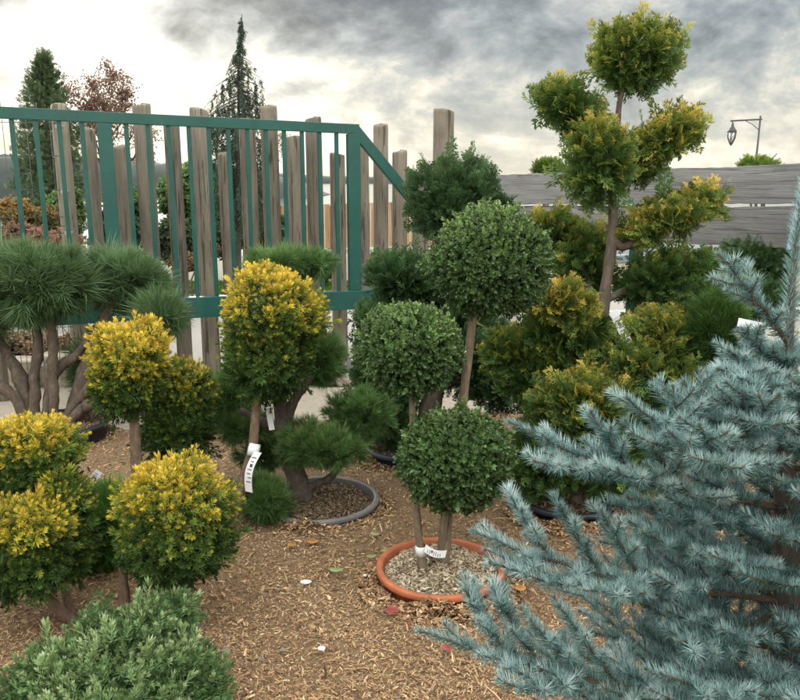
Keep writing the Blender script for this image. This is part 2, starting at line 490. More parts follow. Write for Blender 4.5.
M['path'] = speckle('sandy_path', (0.24, 0.20, 0.155), (0.56, 0.50, 0.42), (0.38, 0.33, 0.27))
M['paving'] = speckle('pale_paving', (0.22, 0.205, 0.19), (0.36, 0.345, 0.33), (0.29, 0.275, 0.26))
M['soil'] = speckle('brown_soil', (0.05, 0.035, 0.025), (0.22, 0.15, 0.10), (0.12, 0.08, 0.05), 60)
M['mulchbase'] = speckle('mulch_base', (0.09, 0.06, 0.035), (0.32, 0.21, 0.12), (0.19, 0.125, 0.07), 90)
M['earth'] = speckle('dry_earth', (0.12, 0.11, 0.08), (0.3, 0.27, 0.21), (0.2, 0.19, 0.14), 20)
M['potchips'] = foliage('pale_pot_mulch', [(0.0, (0.10, 0.075, 0.05)), (0.4, (0.30, 0.23, 0.155)), (1.0, (0.66, 0.57, 0.43))], 0.9, 0.0, 0.5, 0.1)
M['soilchips'] = foliage('dark_pot_mulch', [(0.0, (0.05, 0.035, 0.025)), (0.5, (0.13, 0.09, 0.06)), (1.0, (0.34, 0.25, 0.17))], 0.9, 0.0, 0.5, 0.1)

# glass for the lantern
m, nt, bs, out = new_mat('lantern_glass'); bs.inputs['Base Color'].default_value = (0.9, 0.92, 0.95, 1)
bs.inputs['Transmission Weight'].default_value = 0.85; bs.inputs['Roughness'].default_value = 0.15; M['glass'] = m
# water
m, nt, bs, out = new_mat('lake_water'); bs.inputs['Base Color'].default_value = (0.10, 0.13, 0.14, 1); bs.inputs['Roughness'].default_value = 0.12
w = noise(nt, coord(nt, 'Object', (0.2, 0.05, 1)), 1.0, 6, 0.6); bump(nt, bs, w, 0.25, 0.4); M['water'] = m
M['hill'] = plain('distant_wooded_hill', (0.06, 0.075, 0.07), 0.95, 0, 0.3, 0.03, 0)

# ------------------------------------------------------------------ templates
NEEDLE3 = (np.array([[1, 0, 0], [-.5, .87, 0], [-.5, -.87, 0], [0, 0, 1.0]]) * [0.037, 0.037, 1], np.array([[0, 1, 3], [1, 2, 3], [2, 0, 3]]), np.zeros((0, 4), int), np.array([0.55, 0.55, 0.55, 1.0]))


def tpl_join(parts):
    V = []; F3 = []; F4 = []; T = []; n = 0
    for v, f3, f4, t in parts:
        V.append(v); T.append(t)
        if len(f3): F3.append(np.asarray(f3) + n)
        if len(f4): F4.append(np.asarray(f4) + n)
        n += len(v)
    return (np.vstack(V), np.vstack(F3) if F3 else np.zeros((0, 3), int), np.vstack(F4) if F4 else np.zeros((0, 4), int), np.concatenate(T))


def strip(p, d, L, w, nrm_, fold=0.3, tip0=0.0, tip1=1.0, wide=0.45):
    """one folded diamond leaf or needle"""
    p = np.asarray(p, float); d = np.asarray(d, float) / np.linalg.norm(d)
    s = np.cross(d, nrm_); s /= max(np.linalg.norm(s), 1e-6); k = np.cross(s, d)
    V = np.array([p, p + d * L * wide + s * w + k * w * fold, p + d * L, p + d * L * wide - s * w + k * w * fold])
    return (V, np.zeros((0, 3), int), np.array([[0, 1, 2, 3]]), np.array([tip0, (tip0 + tip1) / 2, tip1, (tip0 + tip1) / 2]))


def tpl_sprig(n, nl, w, ang, seed, L=1.0, two_rank=0.0, tipcl=5):
    q = np.random.default_rng(seed); parts = []
    for i in range(n):
        s = (i + 0.5) / n
        a = i * 2.4 + q.random() * 0.6
        rad = np.array([math.cos(a), math.sin(a) * (1 - two_rank), 0.0]); rad /= np.linalg.norm(rad)
        an = math.radians(ang * (1.15 - 0.7 * s)) + q.normal() * 0.12
        d = np.array([0, 0, math.cos(an)]) + rad * math.sin(an)
        parts.append(strip([0, 0, s * L * 0.8], d, nl * (0.8 + 0.4 * q.random()) * (1 - 0.25 * s), w, rad + [0, 0, 0.2], 0.3, 0.15 + 0.5 * s, 0.45 + 0.55 * s))
    for i in range(tipcl):
        a = i * 6.28 / tipcl + q.random()
        d = np.array([math.cos(a) * 0.42, math.sin(a) * 0.42, 1.0])
        parts.append(strip([0, 0, L * 0.78], d, nl * 0.8, w, [math.cos(a), math.sin(a), 0.1], 0.3, 0.75, 1.0))
    return tpl_join(parts)


YEW = [tpl_sprig(17, 0.5, 0.05, 62, s) for s in (1, 2, 3)]
SILV = [tpl_sprig(20, 0.34, 0.034, 60, s, 1.0, 0, 6) for s in (4, 5)]
FARN = [tpl_sprig(9, 0.5, 0.07, 60, 6)]


def tpl_box(seed):
    q = np.random.default_rng(seed); parts = []
    for i in range(9):
        s = i / 8; a = i * 1.57 + q.normal() * 0.35
        rad = np.array([math.cos(a), math.sin(a), 0]); an = math.radians(70 - 45 * s) + q.normal() * 0.2
        d = np.array([0, 0, math.cos(an)]) + rad * math.sin(an)
        parts.append(strip([0, 0, s * 0.75], d, 0.46 * (1.1 - 0.3 * s) * (0.8 + 0.4 * q.random()), 0.13, np.array([0, 0, 1.0]) - d * 0.3, 0.35, 0.35 + 0.3 * s, 0.4 + 0.6 * s, 0.5))
    return tpl_join(parts)


BOX = [tpl_box(s) for s in (1, 2, 3)]


def tpl_pine(seed, n=46, w=0.011, spread=1.2):
    q = np.random.default_rng(seed); parts = []
    for i in range(n):
        a = q.random() * 6.28; an = spread * math.sqrt(q.random()) * (0.5 + 0.5 * q.random())
        d = np.array([math.sin(an) * math.cos(a), math.sin(an) * math.sin(a), math.cos(an)])
        base = np.array([0, 0, q.random() * 0.25]); L = 0.6 + 0.4 * q.random()
        s_ = np.cross(d, [q.normal(), q.normal(), q.normal()]); s_ /= np.linalg.norm(s_)
        c = np.cross(s_, d) * 0.06 * q.normal()
        m_ = base + d * L * 0.5 + c; t_ = base + d * L
        V = np.array([base - s_ * w * .6, base + s_ * w * .6, m_ + s_ * w, m_ - s_ * w, t_])
        parts.append((V, np.array([[3, 2, 4]]), np.array([[0, 1, 2, 3]]), np.array([0.1, 0.1, 0.6, 0.6, 1.0])))
    return tpl_join(parts)


PINE = [tpl_pine(s) for s in (1, 2, 3)]
PINEN = [tpl_pine(s, 34, 0.014, 1.0) for s in (7, 8)]


def tpl_spray(seed, sub=2):
    q = np.random.default_rng(seed); parts = []
    up = np.array([0, 1.0, 0])

    def pt(x, z): return np.array([x, -0.22 * z * z - 0.25 * x * x + 0.02 * q.normal(), z])
    zz = np.linspace(0, 1, 5)
    for a, b in zip(zz[:-1], zz[1:]):
        parts.append(strip(pt(0, a), pt(0, b) - pt(0, a), (b - a) * 1.35, 0.035, up, 0.2, a, b))
    k = 0
    for z in np.linspace(0.12, 0.88, 8):
        sd = 1 if k % 2 else -1; k += 1
        L = (0.42 * (1 - z) + 0.14) * (0.8 + 0.4 * q.random()); an = 0.75 + q.normal() * 0.1
        dx, dz = sd * math.sin(an), math.cos(an)
        p0 = pt(0, z); p1 = pt(dx * L, z + dz * L)
        parts.append(strip(p0, p1 - p0, L * 1.05, 0.036, up, 0.2, z * 0.7, min(1, z * .7 + .4)))
        for j in range(sub):
            f = (j + 0.6) / (sub + 0.4)
            for s2 in ((-1, 1) if L > 0.25 else (1,)):
                a2 = math.atan2(dx, dz) + s2 * 0.6; l2 = 0.2 * (1.15 - f * .5)
                q0 = pt(dx * L * f, z + dz * L * f); q1 = pt(dx * L * f + math.sin(a2) * l2, z + dz * L * f + math.cos(a2) * l2)
                parts.append(strip(q0, q1 - q0, l2, 0.034, up, 0.2, 0.4 + 0.4 * z, min(1, 0.65 + 0.4 * z)))
    return tpl_join(parts)


SPRAY = [tpl_spray(s) for s in (1, 2, 3, 4)]
LEAF = [tpl_join([strip([0, 0, 0], [0, 0, 1], 1.0, 0.33, [0, 1, 0], 0.3, 0.3, 0.9)])]
LEAFC = [tpl_join([strip([0.1 * i, 0, 0.1 * i], [math.cos(i * 1.9), math.sin(i * 1.9), 0.6], 0.8, 0.25, [0.2, 0.3, 1], 0.3, 0.2, 0.9) for i in range(5)])]
CHIP = [(np.array([[-.5, -.09, 0], [.5, -.06, 0.02], [.5, .07, 0.02], [-.5, .09, 0], [0, -.12, .07], [0, .12, .07]]), np.zeros((0, 3), int), np.array([[0, 4, 5, 3], [4, 1, 2, 5]]), np.ones(6)),
        (np.array([[-.5, -.22, 0], [.5, -.12, 0.03], [.5, .18, 0.0], [-.5, .2, 0.05], [0, -.25, .1], [0, .22, .06]]), np.zeros((0, 3), int), np.array([[0, 4, 5, 3], [4, 1, 2, 5]]), np.ones(6))]


# ------------------------------------------------------------------ foliage masses
def fib(K, q, jit=0.35):
    i = np.arange(K) + 0.5
    ph = np.arccos(1 - 2 * i / K); th = PI * (1 + 5 ** 0.5) * i
    U = np.stack([np.cos(th) * np.sin(ph), np.sin(th) * np.sin(ph), np.cos(ph)], 1)
    return nrm(U + q.normal(size=U.shape) * jit / math.sqrt(K) * 2)


def pad(mb, c, R3, tpls, size, K, mper, rc, tilt=0.0, tip=(0.2, 0.5), lump=0.12, seed=0, up=0.25, mat=0,
        core=0.66, coremat=1, spread=0.85, droop=0.0, tipmix=0.8, flatbottom=0.0, lf=2.5):
    """a clipped foliage mass: K clumps of mper sprigs over an uneven ellipsoid"""
    q = np.random.default_rng(seed)
    R3 = np.asarray(R3, float)
    ct, st = math.cos(tilt), math.sin(tilt)
    Rot = np.array([[ct, 0, -st], [0, 1, 0], [st, 0, ct]])
    U = fib(K, q)
    f = 1 + lump * wav(U, seed + 3, lf) + q.normal(size=K) * (lump * 0.45 + .015)
    if flatbottom:
        f = np.where(U[:, 2] < 0, f * (1 - flatbottom * np.abs(U[:, 2])), f)
    n_ = nrm(U / R3)
    inset = size * 0.85 + rc * 0.75
    C = U * (R3 * f[:, None]) - n_ * inset
    C = C @ Rot.T + c; n_ = n_ @ Rot.T
    nn = np.repeat(n_, mper, 0); CC = np.repeat(C, mper, 0)
    m = len(nn)
    v = nrm(nn + q.normal(size=(m, 3)) * spread)
    pos = CC + v * rc * (q.random((m, 1)) ** 0.5)
    D = nrm(v * 0.9 + nn * 0.5 + np.array([0, 0, up]) + q.normal(size=(m, 3)) * 0.25)
    out = (v * nn).sum(1)
    ctint = np.repeat(q.random(K), mper)
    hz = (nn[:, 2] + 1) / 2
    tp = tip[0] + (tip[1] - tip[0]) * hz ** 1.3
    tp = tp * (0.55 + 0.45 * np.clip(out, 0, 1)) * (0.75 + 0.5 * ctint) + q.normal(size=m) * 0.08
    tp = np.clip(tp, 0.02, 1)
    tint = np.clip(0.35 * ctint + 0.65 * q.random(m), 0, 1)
    R = frames(D, q.random(m) * 6.28 if droop == 0 else q.normal(size=m) * 0.7)
    sc = size * (0.7 + 0.5 * q.random(m)) * (1 + .7 * (q.random(m) < .035))
    for k, t in enumerate(tpls):
        s_ = slice(k, None, len(tpls))
        mb.inst(t, pos[s_], R[s_], sc[s_], mat, tint[s_], tp[s_], tipmix)
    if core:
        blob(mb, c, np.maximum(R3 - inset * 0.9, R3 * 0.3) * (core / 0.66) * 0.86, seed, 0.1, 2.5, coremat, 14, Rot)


def fol_part(name, parent, mats, fn):
    b = MB(); fn(b)
    return b.build(name, mats, parent)


def pxr(px, d):
    return px * d / F_PX


def ball(parent, name, px, py, rx, ry, d, tpls, mat, size, K=90, mper=9, rc=0.05, ryd=None, **kw):
    """one clipped ball centred at a photo position and depth, radii given in photo pixels"""
    c = P(px, py, d)
    R3 = (pxr(rx, d), pxr(ryd if ryd else (rx + ry) / 2, d), pxr(ry, d))
    b = MB()
    pad(b, c, R3, tpls, size, K, mper, rc, seed=int(px * 7 + py), **kw)
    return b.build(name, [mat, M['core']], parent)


def stem(parent, name, pp, rr, d, mat, seg=10, knots=0.1, sub=4, seed=1):
    """a trunk or limb through photo positions; d one depth or one per point; radii in photo pixels"""
    ds = d if hasattr(d, '__len__') else [d] * len(pp)
    b = MB()
    tube(b, [P(x, y, dd) for (x, y), dd in zip(pp, ds)], [pxr(r, dd) for r, dd in zip(rr, ds)], seg, 0, knots, seed, sub=sub)
    return b.build(name, mat, parent)


def plant_tag(label, a, b_, w, d, marks=True, curl=0.0, group=None, name='plant_label', off=0.0):
    """a white plastic label strip from photo position a to b_"""
    A = P(*a, d); B = P(*b_, d - 0.01)
    t = thing(name, label, 'plant label', A, group)
    ax = B - A; L = np.linalg.norm(ax); ax = ax / L
    vd = np.array([0, -1, 0.25]); s = np.cross(ax, vd); s /= np.linalg.norm(s); k = np.cross(s, ax)
    if k[1] > 0: k = -k
    n = 10; W = pxr(w, d)
    V = []
    for i in range(n + 1):
        u = i / n; c = A + ax * L * u + k * curl * math.sin(u * PI) + s * curl * 1.2 * math.sin(u * PI)
        for side, th in ((-1, 0), (1, 0), (1, 1), (-1, 1)):
            V.append(c + s * side * W / 2 - k * 0.0012 * th)
    F = []
    for i in range(n):
        o = i * 4
        for j in range(4):
            F.append([o + j, o + (j + 1) % 4, o + 4 + (j + 1) % 4, o + 4 + j])
    F += [[0, 3, 2, 1], [n * 4, n * 4 + 1, n * 4 + 2, n * 4 + 3]]
    mb = MB(); mb.add(np.array(V), None, F); mb.build('label_strip', M['white'], t)
    if marks:
        mb = MB(); q = np.random.default_rng(int(a[0]))
        for i in range(7):
            u = 0.15 + 0.1 * i; c = A + ax * L * u + k * (curl * math.sin(u * PI) + 0.0016) + s * (curl * 1.2 * math.sin(u * PI) + W * 0.1 * q.normal())
            if i == 2: box(mb, c, (L * 0.08, W * 0.35, 0.0006), axis=(ax, s, k))
            else: box(mb, c, (L * 0.022, W * (0.35 + 0.3 * q.random()), 0.0006), axis=(ax, s, k))
        mb.build('print', M['print'], t)
    return t

# ================================================================== THE SETTING
# ------------------------------------------------------------------ ground, paths, lake, hills
def sheet(name, corners, z_off, mat, kind='structure', nx=2, ny=2, amp=0.0, seed=0, f=3.0, label=None, cat=None, thick=0.0):
    """a four-sided sheet lying on the slope; corners as ground points (x, y)"""
    c = [np.array(p[:2], float) for p in corners]
    u = np.linspace(0, 1, nx)[None, :, None]; v = np.linspace(0, 1, ny)[:, None, None]
    XY = (c[0] * (1 - u) + c[1] * u) * (1 - v) + (c[3] * (1 - u) + c[2] * u) * v
    XY = XY.reshape(-1, 2)
    z = gz(XY[:, 0], XY[:, 1]) + z_off
    if amp:
        z = z + amp * 0.6 * wav(XY, seed, f) + amp * 0.4 * wav(XY, seed + 1, f * 4.2)
    V = np.column_stack([XY, z])
    i = np.arange(ny - 1)[:, None] * nx; j = np.arange(nx - 1)[None, :]
    F4 = np.stack([i + j, i + j + 1, i + nx + j + 1, i + nx + j], 2).reshape(-1, 4)
    b = MB(); b.add(V, None, F4, 0, 0.5, 0.5, True)
    return tag(b.build(name, mat), label, cat, None, kind)


# terrain: one sheet, down to the lake and out
ys = np.array([-6, 0, 10, 20, 26, 34, 45, 60, 80, 120, 3200.])
zs = np.array([0.21, 0, -0.35, -0.7, -0.95, -1.6, -3.6, -6.0, -7.6, -9.0, -9.0])
xs = np.array([-2600, -400, -60, -20, -8, -3, 0, 3, 8, 20, 60, 400, 2600.])
gx, gy = np.meshgrid(xs, ys)
V = np.column_stack([gx.ravel(), gy.ravel(), np.repeat(zs, len(xs)) - 0.02])
nx = len(xs); i = np.arange(len(ys) - 1)[:, None] * nx; j = np.arange(nx - 1)[None, :]
b = MB(); b.add(V, None, np.stack([i + j, i + j + 1, i + nx + j + 1, i + nx + j], 2).reshape(-1, 4))
tag(b.build('ground', M['earth']), kind='structure')
b = MB(); b.add([[-2600, 66, -7], [2600, 66, -7], [2600, 3100, -7], [-2600, 3100, -7]], None, [[0, 1, 2, 3]])
tag(b.build('water', M['water']), kind='structure')


def ridge(name, pts, y0, depth, zbase, seed, jag):
    """wooded shore as a solid bank; pts = (photo column, height above base)"""
    n = 240; px = np.linspace(pts[0][0], pts[-1][0], n)
    h = np.interp(px, [p[0] for p in pts], [p[1] for p in pts])
    q = np.random.default_rng(seed)
    x = (px - 400) / F_PX * y0
    prof = [(0, 0), (0.03, 0.55), (0.10, 0.85), (0.3, 1.0), (1.0, 0.7), (1.0, -0.1)]
    V = []
    for k, (dy, hh) in enumerate(prof):
        hz = h * hh + (jag * h.mean() * (q.random(n) - 0.5) if 0 < k < 4 else 0)
        V.append(np.column_stack([x, np.full(n, y0 + dy * depth), zbase + hz]))
    V = np.vstack(V); i = np.arange(len(prof) - 1)[:, None] * n; j = np.arange(n - 1)[None, :]
    b = MB(); b.add(V, None, np.stack([i + j, i + j + 1, i + n + j + 1, i + n + j], 2).reshape(-1, 4), 0, .5, .5, True)
    return tag(b.build(name, M['hill']), kind='structure')


ridge('hill', [(-700, 26), (-100, 24), (120, 20), (210, 15), (262, 12.6), (285, 9.5), (300, 3), (312, 0.2)], 400, 120, -7, 3, 0.08)
ridge('hills', [(-900, 60), (250, 40), (330, 26), (420, 20), (520, 30), (900, 60), (1700, 80)], 2700, 500, -7, 4, 0.05)

# gravelly yard strip, path, mulch bed
XL, XR = -9.0, 9.0
pA, pB = G(110, 437), G(500, 414)      # near edge of the path
tN = (pB - pA) / (pB[0] - pA[0])
def near_edge(x): return pA[1] + (x - pA[0]) * (pB[1] - pA[1]) / (pB[0] - pA[0])
fA, fB = G(40, 389), G(520, 388)
def far_edge(x): return fA[1] + (x - fA[0]) * (fB[1] - fA[1]) / (fB[0] - fA[0])
sheet('path', [(-6, near_edge(-6) - .05), (6, near_edge(6) - .05), (6, far_edge(6)), (-6, far_edge(-6))], 0.012, M['path'], nx=120, ny=30, amp=0.006, seed=4, f=2)
sheet('mulch_bed', [(-6, -1.5), (6, -1.5), (6, near_edge(6) + .02), (-6, near_edge(-6) + .02)], 0.018, M['mulchbase'], nx=260, ny=200, amp=0.022, seed=9, f=3.2)
# outside the gate: pale paving, a kerb line, then lawn
g0 = GD(200, 8.6)[1]
sheet('paving', [(-12, far_edge(0) + .18), (12, far_edge(0) + .18), (12, DG(300) * .98), (-12, DG(300) * .98)], 0.006, M['paving'], nx=20, ny=10)
yk = G(400, 300)[1]
b = MB(); beam(b, (-30, yk + .06, gz(0, yk) + .03), (-0.1, yk + .06, gz(0, yk) + .03), .12, .10)
beam(b, (-0.1, G(400, 326)[1], gz(0, 9) + .045), (9, G(400, 318)[1], gz(0, 9) + .045), .12, .12)
tag(b.build('kerb', M['kerb'], bevel=.01), kind='structure')
yl0, yl1 = yk + .14, 17.0
sheet('lawn', [(-30, yl0), (-0.6, yl0), (-0.6, yl1), (-30, yl1)], 0.012, M['lime'], nx=30, ny=12)
b = MB(); q = rng; n = 15000
x = -9 + 9 * q.random(n); y = yl0 + (yl1 - yl0) * q.random(n)
pos = np.column_stack([x, y, gz(x, y)]); D = np.column_stack([q.normal(size=n) * .4, q.normal(size=n) * .4, np.ones(n)])
b.inst(LEAF[0], pos, frames(D, q.random(n) * 6), 0.06 + 0.05 * q.random(n), 0, None, q.random(n))
tag(b.build('grass', M['grass']), 'short bright lawn between the paving and the far shrubs', 'grass', kind='stuff')

# bark mulch: a carpet of chips
b = MB(); q = np.random.default_rng(77)
n = 420000
px = -180 + 1160 * q.random(n); py = 408 + 420 * q.random(n) ** 1.0
dd = np.array([DG(v) for v in np.linspace(400, 840, 441)]); d = np.interp(py, np.linspace(400, 840, 441), dd)
X = (px - 400) / F_PX * d; U = (350 - py) / F_PX * d; Y = d * CP + U * SP
keep = (Y < np.array([near_edge(v) for v in X]) + q.normal(size=n) * .035) & (np.abs(X) < 5.8)
X, Y, d = X[keep], Y[keep], d[keep]; n = len(X)
XY = np.column_stack([X, Y]); Z = gz(X, Y) + 0.022 + 0.022 * .6 * wav(XY, 9, 3.2) + .022 * .4 * wav(XY, 10, 3.2 * 4.2) + q.random(n) * .010
yaw = q.random(n) * 6.28; tl = q.normal(size=n) * 0.32; rl = q.normal(size=n) * 0.35
cy, sy = np.cos(yaw), np.sin(yaw)
ex = np.column_stack([cy * np.cos(tl), sy * np.cos(tl), np.sin(tl)])
ez = nrm(np.column_stack([-sy * np.sin(rl) - cy * np.sin(tl), cy * np.sin(rl) - sy * np.sin(tl), np.cos(rl)])); ey = np.cross(ez, ex)
R = np.stack([ex, ey, ez], 2)
L = (0.0045 + 0.018 * q.random(n) ** 3.5) * (0.62 + 0.14 * d)
patch = wav(XY, 21, 1.6) * .5 + wav(XY, 22, 6.0) * .25
L = L * (1 + 1.1 * (q.random(n) < .025)); tp = np.clip(0.52 + 0.24 * patch + q.normal(size=n) * .21, 0, 1)
far = np.clip((Y - 4.2) / 1.2, 0, 1); tp = tp * (1 - .12 * far)
for k in (0, 1):
    sl = q.random(n) < (0.68 if k == 0 else 0.32)
    b.inst(CHIP[k], np.column_stack([X, Y, Z])[sl], R[sl], L[sl] * (1 if k == 0 else .65), 0, None, tp[sl], 0)
# chips banked against the pot rims
for (ppx, ppy, pw) in [(440, 585, 127), (321, 511, 116), (405, 460, 82), (62, 443, 94), (566, 514, 92), (108, 560, 56)]:
    pc = G(ppx, ppy); pr = pxr(pw, DG(ppy)) / 2; m = 5200
    a = q.random(m) * 6.28; e_ = q.random(m) ** 1.6 * .085; rr = pr + .004 + e_
    bank = (.034 + .022 * np.sin(a * 3 + ppx) + .012 * np.sin(a * 7 + 1)) * (1 - e_ / .085) ** 1.5
    x_, y_ = pc[0] + rr * np.cos(a), pc[1] + rr * np.sin(a); z_ = gz(x_, y_) + .022 + np.clip(bank, 0, 1) * q.random(m) ** .5
    yw = q.random(m) * 6.28; t2 = q.normal(size=m) * .35
    e1 = np.column_stack([np.cos(yw) * np.cos(t2), np.sin(yw) * np.cos(t2), np.sin(t2)]); e3 = nrm(np.column_stack([q.normal(size=(m, 2)) * .35, np.ones(m)])); e2 = nrm(np.cross(e3, e1)); e3 = np.cross(e1, e2)
    b.inst(CHIP[1], np.column_stack([x_, y_, z_]), np.stack([e1, e2, e3], 2), .010 + .022 * q.random(m) ** 2, 0, None, np.clip(q.normal(size=m) * .28 + .42, 0, 1), 0)
# twigs and fibres
n2 = 900; px = -100 + 1000 * q.random(n2); py = 420 + 330 * q.random(n2); d = np.interp(py, np.linspace(400, 840, 441), dd)
X = (px - 400) / F_PX * d; U = (350 - py) / F_PX * d; Y = d * CP + U * SP
kp = Y < np.array([near_edge(v) for v in X]); X, Y = X[kp], Y[kp]; n2 = len(X); yaw = q.random(n2) * 6.28
ex = np.column_stack([np.cos(yaw), np.sin(yaw), q.normal(size=n2) * .15]); ex = nrm(ex)
ez = nrm(np.cross(ex, np.column_stack([-np.sin(yaw), np.cos(yaw), np.zeros(n2)]))); ey = np.cross(ez, ex)
thin = (CHIP[0][0] * [1, .35, 1], *CHIP[0][1:])
b.inst(thin, np.column_stack([X, Y, gz(X, Y) + .036]), np.stack([ex, ey, ez], 2), 0.03 + .05 * q.random(n2), 0, None, np.clip(q.normal(size=n2) * .25 + .4, 0, 1), 0)
tag(b.build('bark_mulch', M['chips']), 'shredded brown bark mulch covering the planting bed', 'mulch', kind='stuff')

# ------------------------------------------------------------------ stones at the foot of the log fence
def rock(px, py, w, h, label, mat='rock', name='rock', seed=0, group=None, lump=.16, flat=None):
    p = G(px, py); d = DG(py)
    b = MB(); c = p + np.array([0, 0, pxr(h, d) * .40])
    blob(b, c, (pxr(w, d) / 2, pxr(w, d) / 2.6, pxr(h, d) / 1.9), seed, lump, 2.2, 0, 20)
    o = b.build(name, M[mat], origin=p)
    return tag(o, label, 'rock', group)


ST = 'stones along the foot of the log fence'
for k, (px, py, w, h, lb) in enumerate([
    (187, 385, 17, 14, 'small grey stone left of the rock pile under the gate beam'),
    (199, 379, 14, 12, 'upper left stone of the little rock pile under the gate'),
    (203, 387, 20, 13, 'broad front stone of the rock pile under the gate'),
    (212, 378, 13, 12, 'rounded top stone of the rock pile under the gate'),
    (219, 385, 15, 11, 'grey stone at the right end of the rock pile under the gate'),
    (329, 384, 18, 15, 'pale wedge stone beside the middle pine at the path edge'),
    (346, 386, 22, 13, 'flat tan stone lying against the path below the gate end'),
    (349, 373, 11, 13, 'upright grey stone behind the flat tan one at the log fence'),
    (372, 382, 14, 10, 'half hidden stone left of the box bush at the path edge')]):
    rock(px, py, w, h, lb, 'rock' if k % 3 else 'stone', seed=k + 3, group=ST)
for k, (x0, x1, y1, h, lb) in enumerate([(-30, 36, 391, 33, 'long beige edging block at the far left of the path'),
                                         (38, 104, 389, 36, 'square beige edging block behind the large potted pine')]):
    a = G(x0, y1); c_ = G(x1, y1); hh = pxr(h, DG(y1)); b = MB()
    beam(b, a + [0, .12, hh / 2 - .02], c_ + [0, .12, hh / 2 - .02], .24, hh)
    o = b.build('edging_stone', M['stone'], origin=a, bevel=.025)
    tag(o, lb, 'edging stone', 'beige edging stones')

# ------------------------------------------------------------------ the sliding gate
def invd(px, k0=.1613, k1=-8.25e-5): return 1 / (k0 + k1 * px)


def gpt(px): return GD(px, invd(px))


gA, gB = gpt(-60), gpt(356)
zA_t, zB_t = ZAT(gpt(0), 111.0), ZAT(gB, 129.0)
zA_b, zB_b = ZAT(gpt(60), 314.0), ZAT(gB, 299.5)
g0 = gpt(0); g60 = gpt(60)


def gline(pxv, which):
    p = gpt(pxv)
    # stay on the straight line gA-gB in plan
    t = (p[0] - gA[0]) / (gB[0] - gA[0]); q_ = gA + (gB - gA) * t
    tt = np.linalg.norm((q_ - g0)[:2]) / np.linalg.norm((gB - g0)[:2]) * (1 if q_[0] > g0[0] else -1)
    tb = np.linalg.norm((q_ - g60)[:2]) / np.linalg.norm((gB - g60)[:2]) * (1 if q_[0] > g60[0] else -1)
    z = zA_t + (zB_t - zA_t) * tt if which == 't' else zA_b + (zB_b - zA_b) * tb
    return np.array([q_[0], q_[1], z])


gate = thing('sliding_gate', 'teal green steel sliding gate with vertical bars and sloping tail brace', 'gate', gA)
rt, rb = pxr(9.5, 7.0), pxr(19, 7.4)
b = MB(); beam(b, gline(-60, 't'), gline(361, 't'), .055, rt); b.build('top_rail', M['green'], gate, bevel=.004)
b = MB(); beam(b, gline(-60, 'b'), gline(500, 'b'), .075, rb); b.build('bottom_beam', M['green'], gate, bevel=.006)
for px_ in (125.5, 356):
    a, c_ = gline(px_, 'b'), gline(px_, 't'); b = MB()
    beam(b, a + [0, 0, rb / 2 + .002], c_ - [0, 0, rt / 2 + .002], .055, pxr(12.5, invd(px_)), up=nrm(gB - gA) * [1, 1, 0])
    b.build('upright', M['green'], gate, bevel=.004)
b = MB(); e = gline(480, 'b'); beam(b, gline(358, 't') + [0, 0, -.01], e + [0, 0, rb / 2], .05, pxr(10, 7.6)); b.build('brace', M['green'], gate, bevel=.004)
pA_, pB_ = gline(125.5, 't'), gline(356, 't')
for k in range(-9, 13):
    if k == 0: continue
    t = k / 13; tp_ = pA_ + (pB_ - pA_) * t; pxk = 125.5
    q1 = gline(125.5, 'b'); q2 = gline(356, 'b'); bt = q1 + (q2 - q1) * t
    b = MB(); dirn = nrm((gB - gA) * [1, 1, 0])
    beam(b, bt + [0, 0, rb / 2 + .002], tp_ - [0, 0, rt / 2 + .002], .025, .034, up=dirn)
    b.build('bar', M['green'], gate, bevel=.002)
# white paint chips / rivets on the beam
# ------------------------------------------------------------------ log palisade
def log(px, w, top, extra=.38, label='', mat='log', lean=0.0, group='weathered round logs set upright behind the gate', seed=0, name='wooden_post', d=None, catg='post'):
    d = d or invd(px) + extra
    p = GD(px, d); zt = ZAT(p, top); r = pxr(w, d) / 2; H = zt - p[2] + .25
    q_ = np.random.default_rng(seed + 40); seg = 26
    prof = np.array([[r * 1.02, 0], [r * 1.0, H * .25], [r * .98, H * .5], [r * .99, H * .75], [r * .97, H - .03], [r * .95, H - .008], [r * .88, H], [0.0005, H + .002]])
    b = MB(); n = len(prof); a = np.linspace(0, 2 * PI, seg, endpoint=False)
    V = np.zeros((n, seg, 3)); rr = prof[:, 0:1] * (1 + .035 * np.sin(a * 3 + q_.random() * 6) + .02 * q_.normal(size=seg) + .012 * q_.normal(size=(n, seg)))
    V[..., 0] = rr * np.cos(a) + lean * prof[:, 1:2]; V[..., 1] = rr * np.sin(a); V[..., 2] = prof[:, 1:2] + np.sin(a + q_.random() * 6) * .012 * (prof[:, 1:2] > H - .05)
    V = V.reshape(-1, 3) + p - [0, 0, .25]
    i = np.arange(n - 1)[:, None] * seg; j = np.arange(seg)[None, :]; j2 = (j + 1) % seg
    b.add(V, None, np.stack([i + j, i + j2, i + seg + j2, i + seg + j], 2).reshape(-1, 4), 0, .5, .5, True)
    return tag(b.build(name, M[mat], origin=p), label, catg, group)


